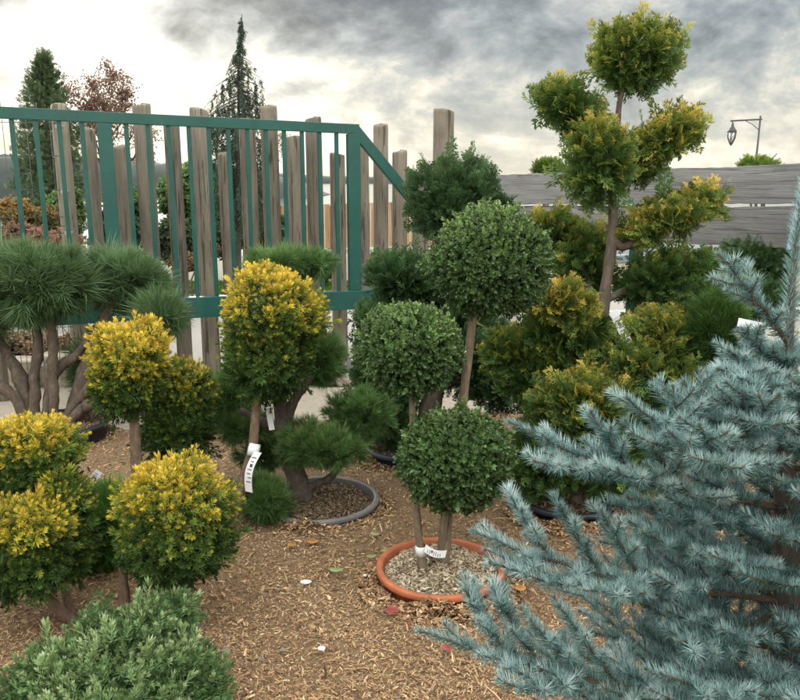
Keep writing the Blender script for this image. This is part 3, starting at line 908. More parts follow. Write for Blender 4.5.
logs = [
    (5, 11, 98, 'pale slim log at the far left edge of the log fence'),
    (84, 15, 105, 'log carrying the wire mesh clamps, behind the gate bars'),
    (109, 14, 128, 'shorter log between the clamped log and the wide gate upright'),
    (139, 15, 146, 'low log just right of the left wide gate upright'),
    (160, 17, 104.5, 'tall rounded log rising above the gate, left of the weeping spruce'),
    (187, 15, 119, 'log ending level with the gate rail, between two tall ones'),
    (213, 17, 109, 'tall thick log directly below the weeping spruce'),
    (235, 13, 153, 'low narrow log under the right side of the weeping spruce'),
    (257, 15, 119, 'log ending at rail height right of the weeping spruce'),
    (277.5, 16, 106, 'tall log rising above the rail, right of the weeping spruce'),
    (299, 15.5, 137, 'low flat topped log with a bright gap over it'),
    (319, 15.5, 118, 'log whose top just clears the gate rail near its right end'),
    (341, 14.5, 154, 'lowest log, next to the right wide gate upright'),
    (364, 13, 140, 'log mostly hidden by the right wide gate upright'),
    (381.5, 14.5, 124.5, 'tall log crossed by the sloping green brace'),
    (400, 14.5, 151, 'shorter log crossed by the lower part of the brace'),
    (420, 16, 177, 'short log beside the dark juniper below the brace')]
for k, (px_, w, top, lb) in enumerate(logs):
    log(px_, w, top, .38 + .04 * math.sin(k * 2.3), lb, seed=k)
log(441, 20, 110, 0, 'thick dark brown square topped post rising above the dark juniper', 'bigpost', group=None, seed=77, d=7.45, name='fence_post')

# wire mesh fastened to the clamped log
mf = thing('wire_mesh_fence', 'dark welded wire mesh panel clamped to a log left of the gate upright', 'mesh fence', GD(84, invd(84) + .42))
mA, mB_ = GD(-60, invd(-60) + .48), GD(80, invd(80) + .30)
zt = ZAT(mB_, 110) + .03
b = MB()
for zz in np.concatenate([[ZAT(mB_, y) for y in (123, 156, 190, 217, 226, 233)], np.linspace(.3, 1.1, 9) + gz(0, 6)]):
    tube(b, [mA * [1, 1, 0] + [0, 0, zz], mB_ * [1, 1, 0] + [0, 0, zz]], [.0028, .0028], 6)
for k in range(26):
    c_ = mA + (mB_ - mA) * (k / 25); top = zt + (.03 if k % 3 else -.0)
    tube(b, [[c_[0], c_[1], c_[2] + .15], [c_[0], c_[1], top if k % 2 == 0 else c_[2] + 1.35]], [.0026, .0026], 6)
b.build('wire_panel', M['wire'], mf)
for y in (127, 192, 233):
    p = GD(84, invd(84) + .30); z = ZAT(p, y); b = MB(); box(b, (p[0] - .0, p[1] - .02, z), (.055, .035, .03)); box(b, (p[0] + .03, p[1] - .03, z + .004), (.02, .05, .018)); b.build('clamp', M['steel'], mf, bevel=.003)

# ------------------------------------------------------------------ grey board fence on the right
def bd(px): return 1 / ((33 + (px - 441) * 12.0 / 359) * .00404)


bf = thing('board_fence', 'two wide weathered grey boards on a green post, right of the tall brown post', 'fence', GD(441, 7.5))
BL, BR = GD(447, bd(447)), GD(812, bd(812))
for nm, (l0, l1, r0, r1) in {'upper_board': (176.5, 204.5, 162.5, 203.5), 'lower_board': (207.5, 235, 206.5, 249.5)}.items():
    zl0, zl1 = ZAT(BL, l0), ZAT(BL, l1); zr0, zr1 = ZAT(BR, r0), ZAT(BR, r1)
    n = 60; V = []; dirn = nrm((BR - BL) * [1, 1, 0]); nv = np.array([-dirn[1], dirn[0], 0]); q_ = np.random.default_rng(3)
    for i in range(n + 1):
        u = i / n; c_ = BL + (BR - BL) * u; w0 = .003 * math.sin(u * 23) + .002 * q_.normal(); w1 = .003 * math.sin(u * 17 + 2) + .002 * q_.normal()
        t0 = zl0 + (zr0 - zl0) * u + w0; t1 = zl1 + (zr1 - zl1) * u + w1
        V += [[*(c_ - nv * .025)[:2], t1], [*(c_ - nv * .025)[:2], t0], [*(c_ + nv * .025)[:2], t0], [*(c_ + nv * .025)[:2], t1]]
    F = [[i * 4 + j, i * 4 + 4 + j, i * 4 + 4 + (j + 1) % 4, i * 4 + (j + 1) % 4] for i in range(n) for j in range(4)] + [[0, 1, 2, 3], [n * 4 + 3, n * 4 + 2, n * 4 + 1, n * 4]]
    b = MB(); b.add(np.array(V), None, F); b.build(nm, M['board'], bf, bevel=.004)
dirn = nrm((BR - BL) * [1, 1, 0]); nv = np.array([-dirn[1], dirn[0], 0])
for px_ in (622.5, 860):
    c_ = BL + (BR - BL) * ((GD(px_, bd(px_))[0] - BL[0]) / (BR[0] - BL[0])) if px_ < 800 else BR
    c_ = c_ + nv * .075; z0 = gz(0, c_[1]); z1 = ZAT(BL + (BR - BL) * ((c_[0] - BL[0]) / (BR[0] - BL[0])), 172 if px_ < 800 else 166)
    b = MB(); beam(b, [c_[0], c_[1], z0], [c_[0], c_[1], z1 - .03], .085, .085, up=dirn); b.build('steel_post', M['green'], bf, bevel=.004)
b = MB(); a = BL + nv * .05; c_ = BL + (BR - BL) * .62 + nv * .05; za = ZAT(BL, 205.5)
beam(b, [a[0], a[1], za - .03], [c_[0], c_[1], ZAT(BL + (BR - BL) * .62, 205) - .03], .03, .045); b.build('batten', M['bigpost'], bf)
# pale blue panel at the right edge
p0 = P(789.5, 250, 5.0); p1 = P(798.5, 163, 5.0); t = thing('display_board', 'pale blue upright display board standing at the right end of the board fence', 'panel', GD(800, 5.0))
b = MB(); z0 = p0[2]; xw = .7
V = []
for yy in (p0[1] + .02, p0[1] + .045):
    V += [[p0[0], yy, z0], [p0[0] + xw, yy, z0], [p1[0] + xw - .1, yy, p1[2]], [p1[0], yy, p1[2]]]
b.add(np.array(V), None, [[0, 1, 2, 3], [7, 6, 5, 4], [0, 4, 5, 1], [1, 5, 6, 2], [2, 6, 7, 3], [3, 7, 4, 0]]); b.build('sheet', M['bluep'], t, bevel=.003)
b = MB(); beam(b, [p1[0] + .35, p0[1] + .09, gz(0, p0[1])], [p1[0] + .35, p0[1] + .09, p1[2] - .1], .05, .05); b.build('stake', M['bigpost'], t)

# low rendered wall beyond the boards
y = G(650, 290)[1]
w_ = thing('garden_wall', 'low cream rendered wall with slate blue coping beyond the board fence', 'wall', (2.2, y, gz(0, y)))
x0, x1 = P(585, 280, y)[0], P(860, 280, y)[0]; pw = np.array([0, y, 0]); zt = ZAT(pw, 262); zc = ZAT(pw, 255)
b = MB(); beam(b, (x0, y, (gz(0, y) + zt) / 2 - .05), (x1, y, (gz(0, y) + zt) / 2 - .05), .25, zt - gz(0, y) + .1); b.build('wall_body', M['render'], w_, bevel=.01)
b = MB(); beam(b, (x0 - .04, y, (zt + zc) / 2 + .004), (x1, y, (zt + zc) / 2 + .004), .33, zc - zt); b.build('coping', M['bluecap'], w_, bevel=.008)

# orange cedar fence far beyond the logs
yf = 18.5
cf = thing('cedar_fence', 'orange brown cedar board fence far behind the logs, near the lake', 'fence', (-2, yf, gz(0, yf)))
pf = np.array([0, yf, 0]); zt, zb = ZAT(pf, 205), ZAT(pf, 249)
b = MB(); x = P(268, 220, yf)[0]
while x < P(470, 220, yf)[0]:
    wv = .12 + .03 * random.random(); sl = (x - P(300, 220, yf)[0]) * .03
    box(b, (x + wv / 2, yf + random.uniform(-.004, .004), (zt + zb) / 2 + sl), (wv - .012, .025, zt - zb)); x += wv
b.build('boards', M['cedar'], cf)
b = MB(); xm = P(370, 220, yf)[0]; box(b, (xm, yf - .06, zb - .05), (4.9, .05, .1)); b.build('white_rail', M['kerb'], cf)
for px_ in (270, 330, 400, 468):
    xx = P(px_, 220, yf)[0]; b = MB(); box(b, (xx, yf + .08, (zt + gz(0, yf)) / 2), (.1, .1, zt - gz(0, yf) - .05)); b.build('support_post', M['bigpost'], cf)

# ------------------------------------------------------------------ street lamp
dl = 24.0
lp = GD(756.5, dl); sl_ = thing('street_lamp', 'street lamp with a lantern hanging from its arm, above the right boards', 'street lamp', lp)
tipp = P(760.5, 116, dl); b = MB(); tube(b, [lp, P(755.5, 165, dl), tipp], [.06, .035, .03], 10); b.build('pole', M['lampmetal'], sl_)
b = MB(); beam(b, P(762, 119.3, dl), P(730.5, 121, dl), .04, .045); tube(b, [P(745, 120.5, dl), P(752, 124, dl), P(759, 130, dl)], [.01, .01, .01], 6); b.build('arm', M['lampmetal'], sl_)
c_ = P(731.8, 134, dl); s_ = pxr(1, dl)
ln = MB(); lathe(ln, c_, [(.001, 11.5 * s_), (1.0 * s_, 11 * s_), (1.4 * s_, 8 * s_), (2.6 * s_, 5.8 * s_), (4.6 * s_, 3 * s_), (4.8 * s_, 2.2 * s_), (.001, 2.0 * s_)], 8)
tube(ln, [c_ + [0, 0, 11 * s_], P(731.8, 121, dl)], [.012, .012], 6)
hood = ln.build('lantern_hood', M['lampmetal'], sl_)
b = MB()
for k in range(6):
    a = k * PI / 3; ca, sa = math.cos(a), math.sin(a)
    tube(b, [c_ + np.array([4.4 * ca, 4.4 * sa, 2]) * s_, c_ + np.array([3.8 * ca, 3.8 * sa, -4]) * s_, c_ + np.array([1.3 * ca, 1.3 * sa, -9.5]) * s_], [.012, .012, .012], 6)
lathe(b, c_, [(.001, -11.5 * s_), (1.2 * s_, -10.5 * s_), (1.6 * s_, -9.3 * s_), (.001, -9.2 * s_)], 8); b.build('lantern_cage', M['lampmetal'], sl_)
b = MB(); lathe(b, c_, [(.001, 1.8 * s_), (4.0 * s_, 1.7 * s_), (3.5 * s_, -4 * s_), (1.2 * s_, -9 * s_), (.001, -9.1 * s_)], 12); b.build('lantern_glass', M['glass'], sl_)

# ================================================================== FAR TREES AND SHRUBS
def leafmass(b, c, R3, n, size, tpls, seed, tip=(.1, .7), hollow=.5, up=.3, mat=0, core=0, lump=.2, clumps=0, droopdir=None):
    q = np.random.default_rng(seed); R3 = np.asarray(R3, float)
    if clumps:
        Uc = fib(clumps, q); fc = .55 + .5 * q.random(clumps); Cc = Uc * R3 * fc[:, None]
        k = q.integers(0, clumps, n); pos = Cc[k] + q.normal(size=(n, 3)) * R3 * .13; U = nrm(pos / R3)
        ct = q.random(clumps)[k]
    else:
        U = nrm(q.normal(size=(n, 3))); r = (hollow + (1 - hollow) * q.random(n)) * (1 + lump * wav(U, seed, 2.5)); pos = U * R3 * r[:, None]; ct = q.random(n)
    D = nrm(U + q.normal(size=(n, 3)) * .5 + [0, 0, up]) if droopdir is None else nrm(np.asarray(droopdir) + q.normal(size=(n, 3)) * .35)
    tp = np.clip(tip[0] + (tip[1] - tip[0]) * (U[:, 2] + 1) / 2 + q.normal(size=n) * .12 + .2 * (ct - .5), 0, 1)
    R = frames(D, q.random(n) * 6.28); sc = size * (.6 + .8 * q.random(n)); ti = np.clip(.5 * ct + .5 * q.random(n), 0, 1)
    for j, t in enumerate(tpls):
        s_ = slice(j, None, len(tpls)); b.inst(t, pos[s_] + c, R[s_], sc[s_], mat, ti[s_], tp[s_], .7)
    if core: blob(b, c, R3 * core, seed, .12, 2.5, 1, 14)


def shrub(px, py, rx, ry, d, n, size, mat, label, name='shrub', tpls=None, tip=(.15, .8), group=None, core=.6, cat='shrub', depthr=None, clumps=0, up=.3):
    c = P(px, py, d); base = GD(px, d)
    t = thing(name, label, cat, base, group)
    b = MB(); R3 = (pxr(rx, d), pxr(depthr or min(rx, ry * 1.5), d), pxr(ry, d))
    leafmass(b, c, R3, n, size, tpls or LEAFC, int(px * 3 + py), tip, .55, up, core=core, clumps=clumps)
    b.build('foliage', [M[mat], M['core']], t)
    b = MB(); q = np.random.default_rng(int(px))
    for k in range(4):
        e = c + R3 * q.normal(size=3) * [.35, .35, .1] + [0, 0, -R3[2] * .1]
        tube(b, [base + q.normal(size=3) * [.04, .04, 0], (base + e) / 2 + q.normal(size=3) * .04, e], [.02, .016, .008], 6, sub=3)
    b.build('stems', M['bark_dark'], t)
    return t


# tall dense conifer behind the mesh
d = 15.5; base = GD(50, d)
t = thing('conifer_tree', 'tall dense dark conifer with a pointed top behind the wire mesh', 'tree', base)
b = MB(); q = np.random.default_rng(5); top = P(44, 57, d); low = P(54, 262, d)
for i in range(46):
    u = (i + .5) / 46; c_ = top + (low - top) * u
    r = pxr(2 + 22 * min(1, u * 3.2) ** .8 + 5 * u, d)
    for k in range(7):
        a = q.random() * 6.28; rr = r * (.45 + .6 * q.random()); cc = c_ + [math.cos(a) * rr, math.sin(a) * rr, -.1 * q.random()]
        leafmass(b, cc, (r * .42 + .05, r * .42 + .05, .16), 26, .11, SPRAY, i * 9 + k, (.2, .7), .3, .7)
b.build('foliage', [M['fargreen'], M['core']], t)
b = MB(); tube(b, [base, low, top - [0, 0, .1]], [.14, .12, .01], 8); b.build('trunk', M['bark_dark'], t)

# airy russet tree
d = 17.5; base = GD(108, d)
t = thing('autumn_tree', 'airy russet leaved tree with bare twigs right of the dark conifer', 'tree', base)
q = np.random.default_rng(8)
tw = MB(); tube(tw, [base, P(109, 200, d), P(107, 140, d), P(104, 100, d)], [.10, .08, .045, .008], 8, sub=3)
lf = []
def twigs(p, dirn, L, r, lev):
    e = p + dirn * L; m_ = (p + e) / 2 + q.normal(size=3) * L * .05
    tube(tw, [p, m_, e], [r, r * .75, r * .45], 5)
    lf.extend([m_ + q.normal(size=3) * .05, e] if lev < 2 else [])
    if lev == 0: return
    for k in range(3 if lev > 1 else 4):
        f = .35 + .65 * q.random(); nd = nrm(dirn + q.normal(size=3) * .55 + [0, 0, .25]); twigs(p + (e - p) * f, nd, L * (.5 + .25 * q.random()), r * .5, lev - 1)
for k in range(17):
    u = k / 16; yy = 185 - 78 * u; p = P(108 - 4 * u, yy, d); a = k * 2.4; w = 1 - .55 * u
    twigs(p, nrm(np.array([math.cos(a), math.sin(a), .95 + .8 * u])), 1.0 * w * (.8 + .4 * q.random()), .024 * w + .005, 3)
tw.build('trunk', M['bark_dark'], t)
lf = np.array(lf); n = 8500; pos = lf[q.integers(0, len(lf), n)] + q.normal(size=(n, 3)) * .055
b = MB(); D = nrm(q.normal(size=(n, 3)) + [0, 0, -.3]); b.inst(LEAF[0], pos, frames(D, q.random(n) * 6), .03 + .04 * q.random(n), 0, None, q.random(n)); b.build('leaves', M['red'], t)

# weeping spruce
d = 13.5; base = GD(238, d)
t = thing('weeping_spruce', 'slender weeping spruce with drooping branches rising above the gate', 'tree', base)
q = np.random.default_rng(12); b = MB(); nb = MB()
top = P(242, 14, d)
axis = [top, P(241, 30, d), P(239, 60, d), P(238.5, 100, d), P(238, 150, d), P(238, 210, d), base]
tube(b, axis, [.005, .009, .016, .022, .03, .05, .07], 8, sub=3)
br = b
npos = []; ndir = []
for i in range(112):
    u = (i / 111) ** .8; yy = 18 + 190 * u; p = np.array(P(np.interp(yy, [14, 60, 250], [242, 239, 238]), yy, d))
    a = q.random() * 6.28 if i % 3 else (0 if i % 2 else PI)
    reach = pxr(min(3 + 42 * max(0, (yy - 32) / 68) ** 1.5, 44) * (.55 + .55 * q.random()), d)
    if yy > 125: reach *= .85
    h = np.array([math.cos(a), math.sin(a), 0]); drop = reach * (.35 + .35 * q.random())
    pts = [p, p + h * reach * .5 - [0, 0, drop * .35], p + h * reach - [0, 0, drop]]
    tube(br, pts, [.011, .008, .004], 5, sub=3)
    for s_ in np.linspace(.15, 1, max(3, int(reach / .085))):
        c_ = (1 - s_) ** 2 * pts[0] + 2 * s_ * (1 - s_) * (pts[1] * 2 - .5 * (pts[0] + pts[2])) + s_ ** 2 * pts[2]
        hl = .09 + .30 * q.random() * min(1, reach / .35); m_ = int(hl / .011)
        ss = q.random(m_) * hl; sway = q.normal() * .12
        npos.append(c_ + np.column_stack([sway * ss + q.normal(size=m_) * .008, q.normal(size=m_) * .012, -ss])); ndir.append(np.column_stack([q.normal(size=m_) * .55, q.normal(size=m_) * .55, -np.ones(m_)]))
npos = np.vstack(npos); ndir = np.vstack(ndir); n = len(npos)
nb.inst(FARN[0], npos, frames(ndir, q.random(n) * 6), .05 + .03 * q.random(n), 0, None, q.random(n)); nb.build('needles', M['weep'], t); b.build('trunk', M['bark_far'], t)

# shrubs beyond the fence line
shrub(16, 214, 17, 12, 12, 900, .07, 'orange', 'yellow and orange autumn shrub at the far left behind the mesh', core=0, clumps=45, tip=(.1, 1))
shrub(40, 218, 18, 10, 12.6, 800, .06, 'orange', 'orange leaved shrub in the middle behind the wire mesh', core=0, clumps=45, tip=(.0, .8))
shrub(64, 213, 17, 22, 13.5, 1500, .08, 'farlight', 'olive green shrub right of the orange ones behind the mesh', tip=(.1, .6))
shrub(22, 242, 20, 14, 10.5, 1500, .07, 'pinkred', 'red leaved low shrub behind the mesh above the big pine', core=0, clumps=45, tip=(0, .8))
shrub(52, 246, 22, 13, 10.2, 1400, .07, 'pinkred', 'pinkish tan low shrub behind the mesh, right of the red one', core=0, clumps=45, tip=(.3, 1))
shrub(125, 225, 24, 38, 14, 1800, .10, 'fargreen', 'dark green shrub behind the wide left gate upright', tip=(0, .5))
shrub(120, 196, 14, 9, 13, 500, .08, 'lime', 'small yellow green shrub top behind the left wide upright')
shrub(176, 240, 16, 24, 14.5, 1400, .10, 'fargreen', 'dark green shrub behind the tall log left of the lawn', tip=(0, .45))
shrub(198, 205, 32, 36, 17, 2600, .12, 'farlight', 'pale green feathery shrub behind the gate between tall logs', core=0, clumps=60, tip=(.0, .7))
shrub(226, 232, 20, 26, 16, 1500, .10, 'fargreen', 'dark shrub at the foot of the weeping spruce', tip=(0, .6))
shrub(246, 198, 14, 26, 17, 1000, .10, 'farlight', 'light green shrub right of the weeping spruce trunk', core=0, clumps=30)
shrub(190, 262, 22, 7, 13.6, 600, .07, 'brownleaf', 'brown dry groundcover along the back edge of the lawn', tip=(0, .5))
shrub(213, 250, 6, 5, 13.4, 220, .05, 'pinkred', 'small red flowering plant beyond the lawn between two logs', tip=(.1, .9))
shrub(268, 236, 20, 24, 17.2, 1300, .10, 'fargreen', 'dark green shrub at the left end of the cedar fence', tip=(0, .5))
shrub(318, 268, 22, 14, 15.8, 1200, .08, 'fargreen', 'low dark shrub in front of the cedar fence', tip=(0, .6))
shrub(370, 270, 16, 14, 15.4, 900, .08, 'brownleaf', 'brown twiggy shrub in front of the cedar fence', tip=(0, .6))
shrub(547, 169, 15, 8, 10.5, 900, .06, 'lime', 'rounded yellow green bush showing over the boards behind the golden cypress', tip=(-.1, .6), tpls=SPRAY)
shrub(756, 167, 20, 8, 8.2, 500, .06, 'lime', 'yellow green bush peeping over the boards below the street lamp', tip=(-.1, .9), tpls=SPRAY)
b = MB(); tube(b, [P(766, 166, 8.2), P(771, 160, 8.2), P(777, 153.5, 8.2)], [.012, .008, .004], 6); o = b.build('bare_twig', M['bark_dark'], bpy.data.objects['shrub.%03d' % (len([x for x in bpy.data.objects if x.name.startswith('shrub')]) - 1)])
shrub(599, 254, 11, 14, 6.9, 700, .04, 'orange', 'small bright orange plant behind the golden cypress trunk', core=.4, tip=(.4, 1))
shrub(712, 268, 16, 16, 6.1, 900, .04, 'purple', 'dark purple leaved shrub under the boards, left of the blue spruce', tip=(.1, .9))
shrub(752, 262, 36, 22, 5.6, 1800, .06, 'jun', 'dark green bush below the right end of the grey boards', tip=(.1, .8), tpls=SPRAY)
shrub(746, 300, 44, 24, 5.5, 1800, .06, 'jun', 'low dark green bush behind the top of the blue spruce', tip=(0, .5), tpls=SPRAY)
shrub(30, 350, 46, 16, 7.5, 900, .07, 'brownleaf', 'dried brown leaved plant along the beige edging blocks', tip=(.0, 1), core=0, clumps=40)
shrub(88, 344, 22, 12, 7.4, 500, .06, 'brownleaf', 'small dry brown plant on top of the square edging block', tip=(.0, .7), core=0, clumps=16)

# ================================================================== POTS
def pot(px, py, w, label, mat, h=.055, wall=.022, fill='soilchips', seed=0, dz=.0, sy=1.0, lipw=.03, tiltx=0):
    p = G(px, py); d = DG(py); r = pxr(w, d) / 2
    t = thing('plant_pot', label, 'plant pot', p)
    z0 = .02
    prof = [(r - lipw * 1.3, z0 - .06), (r - lipw * .7, z0 + h - .028), (r - .003, z0 + h - .026), (r, z0 + h - .02), (r, z0 + h - .004), (r - .005, z0 + h), (r - lipw * .75, z0 + h + .001), (r - lipw, z0 + h - .006), (r - lipw * 1.05, z0 + h - .05), (r - lipw * 1.4, z0 - .05)]
    b = MB(); lathe(b, p, prof, 96, 0, .006, seed, sy); rim = b.build('rim', M[mat], t)
    ri = r - lipw * 1.1; q = np.random.default_rng(seed + 9)
    b = MB(); n = 10; rings = np.linspace(0.001, ri, n); a = np.linspace(0, 2 * PI, 48, endpoint=False)
    V = np.zeros((n, 48, 3)); V[..., 0] = rings[:, None] * np.cos(a); V[..., 1] = rings[:, None] * np.sin(a) * sy
    zs_ = z0 + h - .035 + .012 * wav(V.reshape(-1, 3), seed + 1, 9).reshape(n, 48) + .012 * (1 - (rings[:, None] / ri) ** 2); V[..., 2] = zs_
    i = np.arange(n - 1)[:, None] * 48; j = np.arange(48)[None, :]; j2 = (j + 1) % 48
    b.add(V.reshape(-1, 3) + p, None, np.stack([i + j, i + 48 + j, i + 48 + j2, i + j2], 2).reshape(-1, 4), 1, .5, .5, True)
    m = int(9000 * ri * ri / .06); a = q.random(m) * 6.28; rr = ri * np.sqrt(q.random(m)) * .98
    yaw = q.random(m) * 6.28; tl = q.normal(size=m) * .35
    ex = np.column_stack([np.cos(yaw) * np.cos(tl), np.sin(yaw) * np.cos(tl), np.sin(tl)]); ez = nrm(np.column_stack([q.normal(size=m) * .3, q.normal(size=m) * .3, np.ones(m)])); ey = nrm(np.cross(ez, ex)); ez = np.cross(ex, ey)
    X_ = rr * np.cos(a); Y_ = rr * np.sin(a) * sy
    zz = z0 + h - .033 + .012 * wav(np.column_stack([X_, Y_, 0 * X_]), seed + 1, 9) + .012 * (1 - (rr / ri) ** 2) + q.random(m) * .012
    for k in (0, 1):
        s_ = slice(k, None, 2)
        b.inst(CHIP[k], (np.column_stack([X_, Y_, zz]) + p)[s_], np.stack([ex, ey, ez], 2)[s_], (.014 + .022 * q.random(m) ** 2)[s_] * (1 if k == 0 else .75), 0, None, np.clip(q.normal(size=m) * .3 + .5, 0, 1)[s_], 0)
    b.build('soil', [M[fill], M['soil']], t)
    return t, p, d, r


pot(440, 585, 127, 'round terracotta orange pot rim sunk in the mulch, with pale bark inside', 'terra', .075, fill='potchips', seed=2)
pot(321, 511, 116, 'wide grey plastic pot sunk in the mulch under the middle pine', 'potgrey', .06, seed=3)
pot(405, 460, 82, 'slate blue pot rim behind the lowest box ball', 'potblue', .09, seed=4)
pot(62, 443, 94, 'large dark pot holding the many stemmed pine at the left', 'potblack', .14, seed=5)
pot(566, 514, 92, 'black pot under the golden cypress, half hidden by blue spruce twigs', 'potblack', .08, seed=6)
pot(108, 560, 56, 'black pot hidden under the fine bright green pine', 'potblack', .10, seed=7)

# ================================================================== THE PLANTS
# ---- box topiary in the terracotta pot
dB = DG(585); pB_ = G(445, 590)
t = thing('box_topiary', 'small leaved box bush clipped into three balls, in the terracotta pot', 'topiary', pB_)
stem(t, 'stem', [(427, 590), (421, 555), (417, 520), (414, 470), (413, 430), (411, 380)], [6, 4.3, 4.2, 4, 3.6, 3], [dB + .0, dB, dB + .02, dB + .08, dB + .1, dB + .1], M['bark_box'], knots=.12, seed=1)
stem(t, 'stem', [(440, 592), (445, 555), (449, 515), (455, 460), (463, 400), (471, 335), (476, 300)], [6, 4.6, 4.2, 4, 4.5, 4.4, 3], [dB + .02, dB + .04, dB + .08, dB + .25, dB + .3, dB + .3, dB + .3], M['bark_box'], knots=.12, seed=2)
stem(t, 'stem', [(434, 590), (440, 560), (444, 520), (448, 480), (452, 455)], [5, 4.2, 4, 3.5, 3], [dB + .04, dB + .05, dB + .02, dB - .02, dB - .05], M['bark_box'], knots=.12, seed=3)
box_kw = dict(tip=(.3, .85), lump=.06, spread=.8, core=.68, up=.1)  # leaf colour lightened as if lit by the sky; lowest ball less so
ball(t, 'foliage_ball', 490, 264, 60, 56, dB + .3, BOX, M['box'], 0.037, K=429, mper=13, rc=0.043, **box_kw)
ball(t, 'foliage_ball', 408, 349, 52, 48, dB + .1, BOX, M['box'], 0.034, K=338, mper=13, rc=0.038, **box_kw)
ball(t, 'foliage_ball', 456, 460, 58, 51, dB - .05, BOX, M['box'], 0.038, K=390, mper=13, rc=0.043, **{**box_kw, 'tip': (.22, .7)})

# ---- golden yews
def yew(label, pads, stems, name='golden_yew'):
    base = stems[0][0]
    t = thing(name, label, 'topiary', base)
    for (pp, rr, dd_, sd) in [s_[1:] for s_ in stems]:
        stem(t, 'stem', pp, rr, dd_, M['bark_yew'], knots=.18, seed=sd)
    for (px_, py_, rx, ry, dd_, tip, K, size, kw) in pads:
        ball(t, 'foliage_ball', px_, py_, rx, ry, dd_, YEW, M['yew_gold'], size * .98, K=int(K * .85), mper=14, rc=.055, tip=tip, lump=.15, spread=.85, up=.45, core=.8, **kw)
    return t


yew('golden tipped yew clipped to a tall oval on one slanting trunk with a white tag',
    [(270, 318, 50, 51, 3.95, (.3, 1.15), 210, .05, {}), (268, 362, 46, 42, 3.95, (.2, .62), 170, .05, {})],
    [(GD(222, 3.85), [(218, 560), (232, 520), (244, 480), (253, 445), (256, 410), (262, 360)], [6, 6, 5.2, 4.8, 4.6, 4], [3.85, 3.85, 3.86, 3.88, 3.9, 3.95], 3)])
yew('golden yew with one bright yellow cone on a short trunk and a green side ball',
    [(132, 356, 40, 36, 3.75, (.5, 1.25), 150, .05, {}), (126, 386, 36, 33, 3.75, (.3, .7), 120, .05, {}),
     (183, 395, 30, 34, 4.0, (.3, .8), 100, .05, {}), (180, 430, 36, 34, 4.0, (.12, .5), 120, .05, {})],
    [(GD(136, 3.7), [(137, 575), (137, 500), (136, 450), (133, 400)], [6, 5.4, 5.2, 4], [3.65, 3.7, 3.72, 3.75], 5),
     (0, [(138, 520), (155, 480), (172, 450), (180, 420)], [5, 4, 3.5, 3], [3.72, 3.8, 3.95, 4.0], 6)])
yew('golden tipped yew clipped to a broad oval on two thin trunks behind the silvery juniper',
    [(172, 504, 57, 44, 3.0, (.3, 1.05), 190, .046, {}), (172, 545, 57, 42, 3.0, (.12, .6), 180, .046, {})],
    [(G(203, 640), [(203, 642), (196, 615), (188, 585), (178, 550)], [5.5, 5, 4.6, 4], [2.97, 2.98, 3.0, 3.0], 7),
     (0, [(127, 622), (124, 590), (124, 560), (140, 540)], [5.5, 5, 4.6, 4], [3.02, 3.02, 3.0, 3.0], 8)])
yew('golden tipped yew of three crowded balls on leaning trunks at the left edge',
    [(30, 448, 47, 32, 3.15, (.36, 1.1), 130, .046, {}), (30, 480, 42, 28, 3.15, (.2, .5), 90, .046, {}),
     (22, 530, 46, 36, 2.95, (.28, 1.0), 150, .046, {}), (22, 562, 48, 36, 2.95, (.12, .6), 130, .046, {}), (66, 525, 28, 50, 3.1, (.2, .75), 120, .046, {})],
    [(G(76, 622), [(76, 624), (60, 610), (42, 592), (28, 570)], [6, 5.6, 5, 4], [3.05, 3.02, 2.98, 2.95], 9),
     (0, [(74, 618), (66, 595), (62, 560), (60, 530)], [4.5, 3.6, 3.2, 3], [3.07, 3.08, 3.1, 3.1], 10)])

# ---- large black pine with many stems in the dark pot
dP = DG(443)
t = thing('pine_topiary', 'large many stemmed pine with long needled round heads in the dark pot', 'pine tree', G(55, 440))
for k, (pp, rr, do) in enumerate([
    ([(56, 440), (54, 418), (54, 395), (52, 372), (53, 350), (51, 325), (46, 295)], [6.5, 5.2, 5.2, 4.4, 5.0, 4, 3], 0),
    ([(36, 440), (34, 415), (35, 392), (34, 376), (38, 352), (36, 325), (34, 300)], [6, 5, 5.2, 4.6, 5.2, 4, 3], .05),
    ([(34, 438), (26, 405), (20, 378), (6, 352), (-14, 320)], [7, 6, 7, 5, 4], .1),
    ([(30, 438), (18, 402), (6, 390), (-12, 376), (-26, 350)], [6, 5, 5.4, 4.4, 3], -.05),
    ([(42, 440), (48, 408), (50, 385), (60, 366), (74, 357), (86, 340)], [6, 5.4, 5, 5, 4.2, 3], .1),
    ([(60, 438), (70, 410), (81, 397), (90, 385), (98, 378)], [5.6, 4.6, 4.4, 3.6, 3], .1),
    ([(58, 434), (70, 422), (82, 409), (86, 407), (104, 395), (118, 380), (160, 330)], [5.6, 5, 5.4, 6, 4.6, 4, 3], .0),
    ([(66, 430), (84, 372), (90, 350), (102, 322), (116, 296)], [6, 6, 6.4, 6, 4], .3)]):
    stem(t, 'stem', pp, rr, [dP + do * (0.3 + .7 * i / len(pp)) for i in range(len(pp))], M['bark_pine'], knots=.28, seed=k + 20)
pk = dict(lump=.08, spread=.6, core=.75, up=.35)
for (px_, py_, rx, ry, d_, K) in [(38, 285, 58, 46, dP, 92), (123, 281, 50, 36, dP + .35, 70), (163, 318, 30, 26, dP + .1, 34), (96, 372, 28, 40, dP + .45, 44), (-30, 320, 40, 38, dP, 40)]:
    ball(t, 'foliage_ball', px_, py_, rx, ry, d_, PINE, M['pine'], .155, K=K, mper=5, rc=.09, tip=(.3, .75), **pk)

